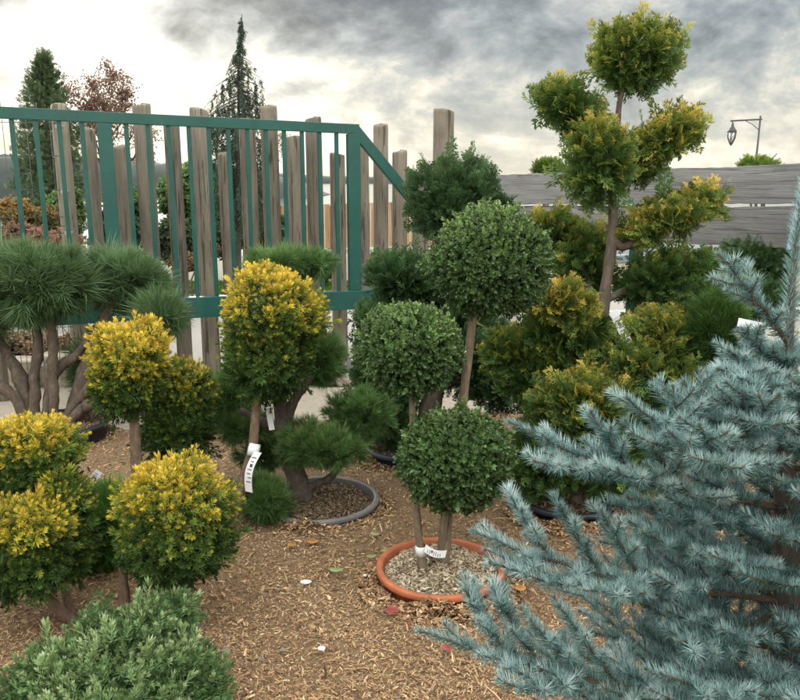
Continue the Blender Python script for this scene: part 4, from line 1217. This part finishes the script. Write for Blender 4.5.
# ---- middle pine in the grey pot
dM = DG(511)
t = thing('cloud_pine', 'cloud pruned pine with dark green pads and a thick trunk in the grey pot', 'pine tree', G(306, 516))
stem(t, 'trunk', [(308, 522), (303, 500), (296, 475), (289, 455), (284, 430), (280, 405), (279, 360), (280, 300)], [15, 11, 10, 9.5, 8, 7, 5, 4], dM, M['bark_dark'], 14, .22, seed=31)
stem(t, 'branch', [(284, 425), (292, 405), (301, 390), (312, 375)], [6, 5, 4.5, 4], dM, M['bark_dark'], 10, .2, seed=32)
stem(t, 'branch', [(303, 493), (316, 484), (332, 476), (350, 450)], [5, 4, 4, 3], dM, M['bark_dark'], 8, .2, seed=33)
stem(t, 'branch', [(284, 430), (260, 420), (240, 410)], [5, 4, 3], dM, M['bark_dark'], 8, .2, seed=34)
mk = dict(lump=.2, spread=.7, core=.72, up=.5, tip=(.25, .75))
for (px_, py_, rx, ry, d_, K, sz) in [(286, 264, 45, 20, dM + .1, 90, .07), (322, 362, 24, 28, dM + .1, 50, .085), (322, 446, 46, 27, dM - .05, 100, .065), (360, 414, 34, 26, dM + .1, 80, .062),
                                      (262, 500, 27, 24, dM - .25, 60, .075), (226, 398, 30, 28, dM + .3, 54, .08), (240, 425, 34, 22, dM + .2, 50, .08), (268, 452, 30, 24, dM + .35, 40, .08), (300, 310, 26, 26, dM + .2, 40, .08)]:
    ball(t, 'foliage_pad', px_, py_, rx, ry, d_, PINEN, M['pine_b'], sz, K=K, mper=7, rc=.05, **mk)

# ---- fine bright green pine
dF = DG(580)
t = thing('dwarf_pine', 'low dome of fine bright green needles with a white label, beside the yews', 'dwarf pine', G(104, 575))
ball(t, 'foliage_ball', 104, 532, 42, 52, dF + .1, PINEN, M['pine_c'], .085, K=130, mper=7, rc=.05, lump=.06, spread=.55, up=.8, core=.8, tip=(.3, .9))

# ---- dark juniper with several pads
dJ = 4.95
t = thing('dark_juniper', 'dark bluish green juniper pruned into pads, behind the box balls', 'juniper', G(405, 462))
for k, (pp, rr, do) in enumerate([
    ([(420, 470), (426, 430), (432, 400), (440, 360), (450, 300), (458, 220)], [13, 11, 10, 8, 6, 4], 0),
    ([(432, 400), (415, 350), (402, 300)], [6, 5, 3], 0), ([(436, 390), (465, 370), (490, 350)], [6, 5, 3], .05), ([(452, 290), (478, 260), (500, 228)], [4, 3, 2], .1)]):
    stem(t, 'stem' if k else 'trunk', pp, rr, dJ + do, M['bark_dark'], 10, .25, seed=41 + k)
jk = dict(lump=.16, spread=.75, core=.68, up=.6, tip=(.15, .75))
for (px_, py_, rx, ry, d_, K) in [(455, 200, 49, 46, dJ, 130), (497, 222, 22, 28, dJ + .1, 50), (400, 279, 35, 29, dJ - .1, 80), (443, 296, 40, 34, dJ + .15, 80), (388, 322, 34, 26, dJ - .1, 60),
                                  (368, 366, 18, 42, dJ, 60), (472, 352, 48, 46, dJ + .1, 110), (500, 384, 36, 28, dJ + .05, 60), (392, 414, 30, 34, dJ, 60), (415, 350, 30, 50, dJ + .2, 60)]:
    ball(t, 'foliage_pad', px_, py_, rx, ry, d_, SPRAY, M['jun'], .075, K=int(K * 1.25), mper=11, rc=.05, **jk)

# ---- golden cypress, the tall one
dC = 4.15
t = thing('golden_cypress', 'tall golden tipped cypress pruned into many round pads on a bare trunk', 'topiary', G(578, 520))
tr = [(574, 524), (579, 480), (581, 430), (590, 395), (601, 345), (604, 300), (611, 250), (613, 210), (609, 165), (617, 125), (621, 95), (634, 65)]
stem(t, 'trunk', tr, [10, 9, 8.4, 7.6, 6.6, 6, 5.2, 4.3, 3.8, 3.2, 2.7, 2.2], dC, M['bark_grey'], 14, .22, seed=51)
for k, (pp, rr, dd_) in enumerate([
    ([(611, 235), (622, 247), (640, 238), (660, 222)], [5, 4, 3.5, 3], [dC, dC, dC, dC]),
    ([(612, 190), (600, 170), (580, 130), (568, 112)], [3.5, 3, 2.6, 2], [dC, dC, dC, dC]),
    ([(612, 170), (630, 155), (655, 140), (700, 136)], [3.4, 3, 2.4, 1], [dC, dC, dC, dC]),
    ([(606, 300), (625, 290), (655, 278)], [4, 3.4, 2.6], [dC, dC + .1, dC + .15]),
    ([(600, 330), (590, 290), (578, 250)], [4.5, 3.6, 3], [dC, dC + .2, dC + .3]),
    ([(592, 375), (580, 350), (568, 325)], [4.5, 3.6, 3], [dC, dC, dC]),
    ([(588, 395), (620, 385), (648, 360)], [5, 4.4, 3.6], [dC, dC, dC - .1]),
    ([(586, 400), (560, 385), (530, 368)], [5, 4, 3], [dC, dC, dC])]):
    stem(t, 'branch', pp, rr, dd_, M['bark_grey'], 8, .2, seed=52 + k)
ck = dict(spread=.8, core=.84, up=.35, mper=8, rc=.06)
for (px_, py_, rx, ry, dd_, K, tip, kw) in [
    (637, 57, 46, 39, dC, 120, (.42, .72), dict(lump=.09)),
    (571, 112, 43, 24, dC, 100, (.4, .62), dict(lump=.14, tilt=-.72)),
    (600, 158, 41, 45, dC - .1, 130, (.42, .74), dict(lump=.14)),
    (661, 141, 41, 24, dC, 100, (.5, .85), dict(lump=.16, tilt=.5)), (636, 168, 22, 16, dC + .1, 36, (.4, .6), {}),
    (668, 217, 54, 23, dC, 120, (.52, .9), dict(lump=.16, tilt=.46)),
    (668, 277, 44, 27, dC + .15, 120, (.26, .46), dict(lump=.2, tilt=.3)),
    (554, 234, 32, 28, dC + .4, 70, (.4, .7), dict(lump=.1)), (582, 262, 34, 42, dC + .35, 100, (.35, .62), dict(lump=.14)),
    (562, 305, 36, 26, dC - .1, 80, (.55, .95), dict(lump=.14)), (570, 334, 46, 32, dC, 100, (.34, .55), {}),
    (517, 358, 38, 33, dC + .1, 110, (.34, .62), dict(lump=.08)), (548, 378, 40, 32, dC + .05, 100, (.3, .52), {}),
    (586, 398, 48, 29, dC - .2, 120, (.45, .75), dict(lump=.14)), (582, 426, 54, 34, dC - .12, 120, (.28, .5), {}),
    (664, 334, 41, 28, dC - .05, 120, (.45, .75), dict(lump=.16)), (650, 366, 54, 34, dC - .1, 120, (.4, .7), dict(lump=.14)), (690, 318, 26, 20, dC + .1, 44, (.35, .55), {}),
    (546, 462, 40, 38, dC - .05, 100, (.25, .45), {}), (606, 462, 52, 38, dC - .05, 110, (.25, .45), {})]:
    kk = dict(ck); kk.update(kw); kk.setdefault('lump', .12)
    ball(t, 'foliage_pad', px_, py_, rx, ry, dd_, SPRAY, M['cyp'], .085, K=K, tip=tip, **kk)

# ---- shrubs between cypress and spruce
shrub(716, 300, 30, 24, 4.6, 1400, .06, 'lime', 'bright lime green bush right of the golden cypress', tpls=SPRAY, tip=(.1, .8), core=.7)
shrub(716, 348, 26, 48, 4.0, 2600, .075, 'blade', 'narrow upright feathery dark green bush behind the blue spruce', tpls=PINEN, tip=(0, .6), core=.7, up=1.4)
shrub(628, 352, 20, 36, 4.7, 900, .06, 'lime', 'yellow leaved bush glowing behind the cypress trunk and its tag', tpls=LEAFC, tip=(.3, 1), core=.4)
shrub(630, 415, 50, 30, 4.9, 1500, .06, 'jun', 'dark green bush low behind the golden cypress trunk', tpls=SPRAY, tip=(0, .5), core=.8)
shrub(676, 292, 36, 30, 5.2, 1700, .055, 'silver', 'blue grey small conifer behind the dark green cypress pad', tpls=FARN, tip=(0, .6), core=.7)

# ---- silvery juniper in the corner
dS = 2.42
t = thing('silver_juniper', 'spreading silvery green juniper mound in the lower left corner', 'juniper', G(112, 705))
sk = dict(lump=.24, spread=.7, core=.85, up=.55, tip=(.35, .85), lf=3.0)
for (px_, py_, rx, ry, d_, K) in [(112, 668, 74, 40, dS, 120), (50, 684, 42, 28, dS - .05, 60), (172, 668, 42, 32, dS, 70), (108, 705, 84, 34, dS - .12, 100), (150, 632, 32, 24, dS + .05, 44), (176, 618, 20, 18, dS + .12, 28), (98, 630, 18, 16, dS + .1, 24), (205, 690, 22, 26, dS, 36)]:
    ball(t, 'foliage_clump', px_, py_, rx, ry, d_, SILV, M['silver'], .068, K=K, mper=9, rc=.045, **sk)
b = MB(); g_ = G(112, 705)
for k in range(6): tube(b, [g_ + [0, 0, 0], g_ + [math.cos(k) * .1, math.sin(k) * .06, .1], g_ + [math.cos(k) * .25, math.sin(k) * .12, .16]], [.012, .01, .006], 6, sub=3)
b.build('stems', M['bark_dark'], t)

# ================================================================== SPRUCES
class Spruce:
    def __init__(s, needle, dens, mat, name, label, base, twigr=.0028, seed=3):
        s.t = thing(name, label, 'spruce tree', base); s.nl = needle; s.dens = dens; s.mat = mat; s.tw = twigr; s.q = np.random.default_rng(seed); s.hue = 0.0
        s.start()

    def start(s):
        s.w = MB(); s.n = MB(); s.w_on = 0

    def flush(s, nm='branch'):
        wo = s.w.build(nm, M['twig'], s.t); s.n.build('needles', s.mat, wo) if s.n.n else None; s.start()

    def clothe(s, pts, dens=1.0, nl=1.0, sparse0=0.0, tipv=.5, rad_=None):
        pts = np.asarray(pts); rad_ = np.full(len(pts), s.tw) if rad_ is None else np.asarray(rad_); seg = np.linalg.norm(np.diff(pts, axis=0), axis=1); cum = np.concatenate([[0], np.cumsum(seg)]); L = cum[-1]
        m = max(6, int(L * s.dens * dens)); q = s.q
        u = sparse0 + (1 - sparse0) * q.random(m); u = np.sort(u); sd = u * L
        pos = np.stack([np.interp(sd, cum, pts[:, k]) for k in range(3)], 1)
        T = np.stack([np.interp(np.minimum(sd + .01, L), cum, pts[:, k]) - np.interp(np.maximum(sd - .01, 0), cum, pts[:, k]) for k in range(3)], 1); T = nrm(T)
        F = frames(T); a = q.random(m) * 6.28
        rad = F[:, :, 0] * np.cos(a)[:, None] + F[:, :, 1] * np.sin(a)[:, None]
        upb = np.array([0, 0, 1.0]); rad = nrm(rad + upb * .35)
        an = np.radians(66 - 26 * u ** 4 + q.normal(size=m) * 6)[:, None]
        D = nrm(T * np.cos(an) + rad * np.sin(an) + upb * .12)
        sc = s.nl * nl * (.8 + .25 * q.random(m)) * (1 - .3 * np.clip((u - .85) / .15, 0, 1))
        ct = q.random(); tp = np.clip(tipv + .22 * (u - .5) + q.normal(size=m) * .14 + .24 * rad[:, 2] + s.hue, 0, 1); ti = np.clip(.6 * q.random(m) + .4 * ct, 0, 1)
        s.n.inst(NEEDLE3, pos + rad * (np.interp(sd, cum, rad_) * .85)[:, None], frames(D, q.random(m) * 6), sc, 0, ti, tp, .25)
        blob(s.w, pts[-1], (.0032, .0032, .0042), 1, .1, 2, 0, 5)
        # tuft at the tip
        k = 22; Tt = np.tile(T[-1], (k, 1)); D = nrm(Tt + q.normal(size=(k, 3)) * .55)
        s.n.inst(NEEDLE3, np.tile(pts[-1], (k, 1)), frames(D, q.random(k) * 6), s.nl * nl * .55 * (.7 + .4 * q.random(k)), 0, q.random(k), np.full(k, min(1, tipv + .2)), .25)

    def curve(s, a, b_, sag=0.0, n=8, bow=0.0):
        a, b_ = np.asarray(a, float), np.asarray(b_, float); L = np.linalg.norm(b_ - a); u = np.linspace(0, 1, n)[:, None]
        side = np.cross(b_ - a, [0, 0, 1.0]); side = side / max(np.linalg.norm(side), 1e-6)
        return a + (b_ - a) * u + np.array([0, 0, -1.0]) * (4 * u * (1 - u)) * sag * L + side * bow * L * 4 * u * (1 - u) + s.q.normal(size=(n, 3)) * L * .006

    def shoot(s, a, b_, r=.003, sag=.02, dens=1.0, nl=1.0, tipv=.5):
        s.hue = s.q.normal() * .07; nl = nl * (.85 + .3 * s.q.random())
        pts = s.curve(a, b_, sag, 7, s.q.normal() * .03)
        tube(s.w, pts, np.linspace(r, r * .55, len(pts)), 6, 0, .25, 1, sub=1)
        s.clothe(pts, dens, nl, 0, tipv)
        return pts

    def branch(s, a, b_, r0=.011, sag=.06, nlat=8, latL=.2, lev=1, plane=None, start=.22, tipv=.5, dens=.8, bare=0.1):
        """limb with side shoots in a flattish spray"""
        q = s.q; pts = s.curve(a, b_, sag, 12, q.normal() * .04); L = np.linalg.norm(np.asarray(b_) - a)
        tube(s.w, pts, np.linspace(r0, .0022, len(pts)) if L > .2 else np.linspace(.003, .0016, len(pts)), 7, 0, .3, 2)
        s.clothe(pts, dens, .95, bare, tipv - .12, np.linspace(r0, .0022, len(pts)) if L > .2 else None)
        T = nrm(np.asarray(b_) - a); side = nrm(np.cross(T, [0, 0, 1.0])) if plane is None else nrm(np.cross(T, plane))
        for i in range(nlat):
            f = start + (1.0 - start - .06) * (i + .5 * q.random()) / nlat
            p = np.array([np.interp(f, np.linspace(0, 1, len(pts)), pts[:, k]) for k in range(3)])
            sg = 1 if i % 2 else -1; l = latL * (1.15 - .75 * f) * (.8 + .4 * q.random())
            D = nrm(T * (.75 + .2 * q.random()) + side * sg * (.75 + .2 * q.random()) + np.array([0, 0, .12 + .25 * q.random()]))
            e = p + D * l
            sp_ = s.shoot(p, e, .0024, .03, 1.0, 1.0, tipv + q.normal() * .08)
            if l > .11 and lev:
                s2 = nrm(np.cross(D, [0, 0, 1.0]))
                for j in range(2 + (l > .17) * 2):
                    f2 = .3 + .5 * (j + q.random() * .6) / 3; p2 = p + (e - p) * min(f2, .85); g = 1 if j % 2 else -1
                    s.shoot(p2, p2 + nrm(D * .8 + s2 * g * .75 + [0, 0, .15 + .2 * q.random()]) * l * (.42 + .2 * q.random()), .002, .02, 1.0, .95, tipv + q.normal() * .08)
        return pts


dT = 1.78
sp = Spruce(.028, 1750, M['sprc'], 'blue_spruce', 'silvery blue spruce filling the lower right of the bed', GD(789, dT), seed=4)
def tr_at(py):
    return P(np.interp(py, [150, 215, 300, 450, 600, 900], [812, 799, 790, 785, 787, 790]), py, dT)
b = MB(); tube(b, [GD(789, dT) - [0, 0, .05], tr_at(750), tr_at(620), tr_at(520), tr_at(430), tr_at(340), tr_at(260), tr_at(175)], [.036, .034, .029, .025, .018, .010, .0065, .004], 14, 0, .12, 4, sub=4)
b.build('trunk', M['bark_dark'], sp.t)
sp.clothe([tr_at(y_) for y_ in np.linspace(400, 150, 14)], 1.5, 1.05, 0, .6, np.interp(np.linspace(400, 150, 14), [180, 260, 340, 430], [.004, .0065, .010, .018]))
sp.w.add(np.array([tr_at(300), tr_at(301), tr_at(302)]), [[0, 1, 2]])
sp.flush('leader')
# limbs seen in the photograph: tip position, depth of tip, trunk row, extras
limbs = [
    ((718, 253), 1.62, 345, .0065, .02, [((712, 278), .30, 1.60), ((727, 290), .45, 1.7), ((745, 262), .5, 1.72)], 3, .07),
    ((730, 350), 1.66, 392, .0055, .02, [((738, 374), .35, 1.6), ((752, 338), .3, 1.75), ((760, 385), .55, 1.55)], 4, .08),
    ((624, 396), 1.55, 478, .008, .05, [((672, 386), .35, 1.58), ((648, 440), .5, 1.5), ((780, 394), .62, 1.5), ((700, 372), .45, 1.7), ((700, 455), .6, 1.45)], 4, .14),
    ((510, 419), 1.62, 505, .009, .05, [((591, 412), .42, 1.6), ((534, 462), .35, 1.55), ((618, 470), .55, 1.5), ((640, 430), .6, 1.6), ((568, 470), .4, 1.62)], 5, .16),
    ((470, 531), 1.58, 600, .010, .04, [((511, 498), .25, 1.6), ((507, 570), .24, 1.55), ((560, 505), .4, 1.62), ((545, 585), .38, 1.5), ((600, 510), .52, 1.6), ((585, 590), .5, 1.48)], 6, .16),
    ((424, 631), 1.48, 700, .010, .03, [((465, 590), .2, 1.5), ((492, 588), .28, 1.52), ((478, 655), .2, 1.44), ((530, 620), .4, 1.48), ((520, 690), .36, 1.4), ((560, 605), .48, 1.5)], 6, .16),
]
limbs += [((742, 330), 1.72, 372, .005, .02, [((760, 326), .4, 1.66)], 3, .07), ((722, 398), 1.58, 428, .006, .03, [((745, 392), .4, 1.52), ((760, 425), .5, 1.5)], 5, .09), ((668, 432), 1.45, 470, .007, .04, [((700, 425), .35, 1.42), ((715, 462), .5, 1.4)], 5, .11)]
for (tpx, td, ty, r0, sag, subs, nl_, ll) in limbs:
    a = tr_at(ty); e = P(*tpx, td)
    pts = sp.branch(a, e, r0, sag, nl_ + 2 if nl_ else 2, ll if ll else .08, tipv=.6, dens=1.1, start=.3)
    T = nrm(e - a)
    for (spx, f, sd) in subs:
        e2 = P(*spx, sd); p = np.array([np.interp(1 - f, np.linspace(0, 1, len(pts)), pts[:, k]) for k in range(3)])
        l = np.linalg.norm(e2 - p)
        if l > .13: sp.branch(p, e2, .0035, .03, 4, .10, lev=0, tipv=.6, dens=1.0, start=.3, bare=.05)
        else: sp.shoot(p, e2, .0026, .02, 1.05, 1.0, .6)
    sp.flush()
# the rest of the whorls, all round the trunk
q = np.random.default_rng(19)
for (ty, L, n_, off) in [(358, .085, 4, .8), (388, .13, 5, .1), (410, .18, 5, .6), (440, .22, 6, .3), (470, .26, 5, .9), (510, .36, 6, .2), (555, .43, 7, .7), (600, .48, 7, .1), (645, .53, 8, .5), (695, .57, 8, .2), (745, .6, 8, .6), (800, .62, 8, .9)]:
    a0 = tr_at(ty)
    for k in range(n_):
        az = off + k * 2 * PI / n_ + q.normal() * .12
        h = np.array([math.cos(az), math.sin(az), 0]); l = L * (.85 + .25 * q.random())
        toward = max(0, -h[1])
        l *= 1 - .25 * toward                                   # pruned on the side of the walk
        rise = .12 + .22 * q.random()
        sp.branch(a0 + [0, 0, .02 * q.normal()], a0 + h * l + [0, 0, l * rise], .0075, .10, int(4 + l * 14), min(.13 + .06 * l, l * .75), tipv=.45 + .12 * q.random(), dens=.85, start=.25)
        sp.flush()

# small yellow spruce behind
dY = 3.1
ys_ = Spruce(.026, 520, M['yspr'], 'yellow_spruce', 'small yellow needled spruce with a white label behind the blue one', GD(765, dY), seed=6)
b = MB(); tube(b, [GD(765, dY), P(768, 340, dY)], [.02, .006], 8); b.build('trunk', M['bark_grey'], ys_.t)
for k in range(16):
    py_ = 335 + 9 * k; a = P(767, py_, dY); az = k * 2.4; h = np.array([math.cos(az), math.sin(az) * .8, .15]); ys_.branch(a, a + h * (.10 + .013 * k), .004, .05, 4, .07, lev=0, tipv=.6); ys_.flush()

# ================================================================== LABELS, LITTER
plant_tag('white loop tag with writing hanging from the slanting trunk of the tall golden yew', (258, 452), (249, 492), 7.5, 3.8, curl=.016)
b = MB(); tube(b, [P(249, 449, 3.84), P(259, 451, 3.84)], [pxr(6.5, 3.84)] * 2, 16); tag(b.build('tag_collar', M['white'], origin=P(254, 450, 3.84)), 'white collar wrapped round the trunk of the tall golden yew', 'plant tag')
plant_tag('white printed label stuck slanting in the fine bright green pine', (99, 471), (85, 490), 7.5, dF - .12)
plant_tag('white wrap label on the trunk of the golden cypress, hanging to the right', (613, 312), (630, 346), 8.5, dC - .12)
plant_tag('short white end of the wrap label folded against the cypress trunk', (611, 317), (619, 311), 7, dC - .13, marks=False)
plant_tag('white label lying level above the yellow spruce, left of the blue one', (738, 322), (762, 327), 8.5, 2.9, marks=False)
plant_tag('thin white wire label stuck upright in the terracotta pot', (455, 565), (453, 583), 2.6, dB, marks=False)
plant_tag('white strip hanging on the trunk behind the slanting yew trunk', (268, 408), (272, 430), 5.5, 4.05, marks=False)
plant_tag('small white label between the stems of the large potted pine', (41, 353), (42, 366), 3.2, dP + .2, marks=False)
b = MB(); tube(b, [P(419.5, 549.5, dB), P(431, 549.5, dB)], [pxr(5.4, dB)] * 2, 16)
c_ = P(421, 550, dB); b = MB(); lathe(b, c_ - [0, 0, pxr(5, dB)], [(pxr(5.2, dB), 0), (pxr(5.6, dB), 0), (pxr(5.6, dB), pxr(10, dB)), (pxr(5.2, dB), pxr(10, dB))], 24)
tag(b.build('tag_collar', M['white'], origin=c_), 'white label band round the left stem of the box bush', 'plant tag')
plant_tag('curved white tail of the label band pointing to the right box stems', (425, 548), (446, 554), 7.5, dB - .03, curl=.008)
b = MB(); tube(b, [P(515, 212, 5.2), P(520, 218, 5.2), P(526, 224, 5.2)], [.008, .008, .008], 6); beam(b, P(526, 224, 5.2), P(532, 229, 5.2), .012, .006, 1)
tag(b.build('marker_tape', [M['tape_red'], M['white']], origin=P(515, 212, 5.2)), 'pink and white marker strip in front of the grey boards', 'marker strip')

leafmats = {'red': plain('red_fallen_leaf', (0.32, 0.06, 0.06), .5, 0, .2, 40, .1), 'orange': plain('orange_fallen_leaf', (0.45, 0.22, 0.06), .5, 0, .2, 40, .1),
            'lime': plain('yellow_green_fallen_leaf', (0.33, 0.33, 0.13), .5, 0, .2, 40, .1), 'green': plain('pale_green_fallen_leaf', (0.27, 0.34, 0.15), .5, 0, .2, 40, .1)}


def fallen(px, py, w, hgt, ang, mat, label, name='fallen_leaf', seed=0, lobes=0):
    p = G(px, py); d = DG(py); L = pxr(w, d); W = pxr(hgt, d) * 1.9; q = np.random.default_rng(seed)
    b = MB(); z = .05
    def blade(c0, a0, L_, W_):
        n = 9; V = []; F = []
        for i in range(n + 1):
            u = i / n; ww = W_ / 2 * math.sin(PI * min(u * .92 + .04, 1)) ** .8; x = (u - .5) * L_
            for s_, zz in ((-1, .25), (0, 0), (1, .25)):
                V.append([x, s_ * ww, z + zz * ww + .12 * L_ * (2 * u - 1) ** 2])
        V = np.array(V); ca, sa = math.cos(a0), math.sin(a0); V[:, :2] = V[:, :2] @ np.array([[ca, sa], [-sa, ca]]); V[:, :2] += c0
        for i in range(n):
            for s_ in (0, 1): F.append([i * 3 + s_, i * 3 + 3 + s_, i * 3 + 4 + s_, i * 3 + 1 + s_])
        b.add(V + p, None, F, 0, .5, .5, True)
    if lobes:
        for k in range(lobes):
            a0 = ang + (k - (lobes - 1) / 2) * .55; l_ = L * (.9 - .12 * abs(k - (lobes - 1) / 2)); blade([math.cos(a0) * l_ * .5, math.sin(a0) * l_ * .5], a0, l_, W * .35)
    else: blade([0, 0], ang, L, W)
    o = b.build(name, leafmats[mat], origin=p)
    m = o.modifiers.new('thickness', 'SOLIDIFY'); m.thickness = .0008
    return tag(o, label, 'fallen leaf')


fallen(313, 552, 12, 5, .2, 'orange', 'curled orange leaf on the mulch just below the grey pot')
fallen(292, 555, 9, 4, -.3, 'orange', 'small rusty orange leaf left of the curled orange one')
fallen(336, 581, 15, 4.5, 0, 'green', 'pale green oval leaf lying on the mulch left of the terracotta pot')
fallen(375, 544, 10, 4, -.6, 'lime', 'yellow green leaf on the mulch above the terracotta pot')
fallen(387, 561, 14, 4, .3, 'lime', 'pale yellow leaf touching the terracotta pot rim on its left')
fallen(371, 567, 9, 4, .4, 'green', 'dull green leaf beside the pale yellow one near the pot')
fallen(386, 622, 18, 6, .1, 'red', 'crimson maple leaf in front of the terracotta pot', seed=3, lobes=4)
fallen(447, 661, 11, 5, -.7, 'red', 'pink red leaf below the pot near the lowest spruce twigs', seed=4)
fallen(520, 600, 11, 6, .3, 'orange', 'yellow orange leaf right of the terracotta pot', seed=5)
fallen(519, 578, 7, 4, 1.0, 'lime', 'small lime leaf above the yellow orange one by the pot', seed=6)
fallen(497, 573, 10, 4, 0, 'lime', 'yellowish leaf against the right rim of the terracotta pot', seed=7)
fallen(10, 690, 12, 6, 1.2, 'red', 'dull red leaf at the bottom left beside the silvery juniper', seed=8, lobes=3)
for k, (px_, py_, w, h, mt, lb) in enumerate([
    (305, 590, 14, 5, 'white', 'flat white chip on the mulch between the grey and terracotta pots'),
    (365, 583, 5, 4, 'white', 'tiny white pebble left of the terracotta pot'),
    (322, 658, 10, 7, 'white', 'white stone on the mulch near the bottom of the bed'),
    (488, 557, 10, 5, 'white', 'white chip between the terracotta pot and the blue spruce'),
    (262, 668, 7, 5, 'rock', 'small grey pebble right of the silvery juniper'),
    (255, 661, 5, 4, 'rock', 'tiny grey pebble behind the small grey one by the juniper'),
    (226, 660, 14, 6, 'rock', 'grey stone touching the right side of the silvery juniper'),
    (228, 646, 9, 4, 'rock', 'pale grey stone just above the one beside the juniper'),
    (283, 659, 8, 5, 'rock', 'dark pebble to the left of the white stone')]):
    o = rock(px_, py_, w, h, lb, mt, 'pebble', seed=k + 60); o.location.z += .032; o.scale = (.8, .7, .6); o['category'] = 'pebble'

# ================================================================== LIGHT
AZ, EL = math.radians(-18.5), math.radians(17)          # azimuth from +Y towards +X
sd = np.array([math.sin(AZ) * math.cos(EL), math.cos(AZ) * math.cos(EL), math.sin(EL)])
L = bpy.data.lights.new('sun', 'SUN'); L.energy = 1.5; L.angle = math.radians(12); L.color = (1, .93, .82)
so = bpy.data.objects.new('sun', L); COL.objects.link(so)
so.rotation_euler = Vector((-sd[0], -sd[1], -sd[2])).to_track_quat('-Z', 'Y').to_euler()

W = bpy.data.worlds.new('World'); SC.world = W; W.use_nodes = True
nt = W.node_tree; bg = nt.nodes['Background']; bg.inputs['Strength'].default_value = 0.1
sky = nt.nodes.new('ShaderNodeTexSky'); sky.sky_type = 'NISHITA'; sky.sun_disc = False
sky.sun_elevation = EL; sky.sun_rotation = AZ
tc = nt.nodes.new('ShaderNodeTexCoord'); dirv = tc.outputs['Generated']
sep = nt.nodes.new('ShaderNodeSeparateXYZ'); nt.links.new(dirv, sep.inputs[0]); dx, dy, dz = sep.outputs
zc = mth(nt, 'MAXIMUM', dz, 0.0)
den = mth(nt, 'ADD', zc, 0.30)
cx = mth(nt, 'DIVIDE', dx, den); cy_ = mth(nt, 'DIVIDE', dy, den)
cv = nt.nodes.new('ShaderNodeMapping'); cv.inputs['Scale'].default_value = (1, 1, 1.75); cv.inputs['Location'].default_value = (.35, .2, 1.3); cv.inputs['Rotation'].default_value = (0, math.radians(9), 0); nt.links.new(dirv, cv.inputs[0])
n1 = noise(nt, cv.outputs[0], 4.6, 10, 0.6, dist=.35)
n2 = noise(nt, cv.outputs[0], 13.0, 9, 0.62, dist=.3)
def gauss(azd, eld, wa, we):
    """soft blob in the sky: azimuth and elevation in degrees, widths in degrees"""
    az = mth(nt, 'ARCTAN2', dx, dy); el = mth(nt, 'ARCSINE', dz)
    a = mth(nt, 'DIVIDE', mth(nt, 'SUBTRACT', az, math.radians(azd)), math.radians(wa)); e = mth(nt, 'DIVIDE', mth(nt, 'SUBTRACT', el, math.radians(eld)), math.radians(we))
    s_ = mth(nt, 'ADD', mth(nt, 'MULTIPLY', a, a), mth(nt, 'MULTIPLY', e, e))
    return mth(nt, 'POWER', 2.718, mth(nt, 'MULTIPLY', s_, -1.0))
def addm(*xs):
    r = xs[0]
    for x in xs[1:]: r = mth(nt, 'ADD', r, x)
    return r
sc_ = lambda x, k: mth(nt, 'MULTIPLY', x, k)
# cloud thickness 0..1
th = addm(sc_(n1, 2.3), sc_(n2, 1.15), -1.37)
th = addm(th, sc_(gauss(-7, 12.2, 9, 2.6), .85), sc_(gauss(-27.5, 11.5, 2.4, 1.4), .45), sc_(gauss(17, 11.5, 15, 2.8), .20), sc_(gauss(-27.5, 6.0, 3.4, 1.5), .42), sc_(gauss(-7, 6.3, 2.6, .8), .34), sc_(gauss(-14.3, 9.3, 1.7, 1.1), .5),
          sc_(gauss(-20, 7.5, 7, 4.5), -.40), sc_(gauss(-18, 2, 14, 3.5), -.18), sc_(gauss(2, 5, 16, 2.5), -.10))
thc = mth(nt, 'ADD', th, 0.0, clamp=True)
ccol = ramp(nt, thc, [(0.12, (.64, .62, .55)), (0.28, (.48, .46, .40)), (0.43, (.30, .315, .31)), (0.60, (.195, .222, .238)), (0.80, (.115, .134, .15)), (1.0, (.07, .086, .105))])
glow = mth(nt, 'MULTIPLY', gauss(-19, 8, 13, 8), mth(nt, 'SUBTRACT', 1.0, thc, clamp=True))
ccol = mixc(nt, 1.0, ccol, mixc(nt, glow, (0., 0., 0.), (.38, .365, .32)), 'ADD')
hor = mth(nt, 'POWER', 2.718, sc_(zc, -14.0))
ccol = mixc(nt, sc_(hor, .6), ccol, (.58, .545, .43))
# unseen sky overhead and behind, boosted as added fill for the foreground
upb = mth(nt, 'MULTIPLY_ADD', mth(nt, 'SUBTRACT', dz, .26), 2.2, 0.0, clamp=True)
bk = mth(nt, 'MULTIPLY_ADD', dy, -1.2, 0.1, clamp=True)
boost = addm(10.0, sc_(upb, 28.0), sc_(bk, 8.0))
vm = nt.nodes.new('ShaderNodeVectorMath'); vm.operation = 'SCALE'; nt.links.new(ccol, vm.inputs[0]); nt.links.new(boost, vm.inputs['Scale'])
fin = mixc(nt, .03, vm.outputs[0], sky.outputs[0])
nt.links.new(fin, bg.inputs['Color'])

SC.view_settings.view_transform = 'Standard'; SC.view_settings.look = 'None'; SC.view_settings.gamma = 1; SC.view_settings.exposure = 0.85
SC.view_settings.use_curve_mapping = False
SC.cycles.max_bounces = 6; SC.cycles.diffuse_bounces = 3; SC.cycles.glossy_bounces = 3; SC.cycles.transmission_bounces = 4; SC.cycles.transparent_max_bounces = 6
SC.cycles.use_denoising = True
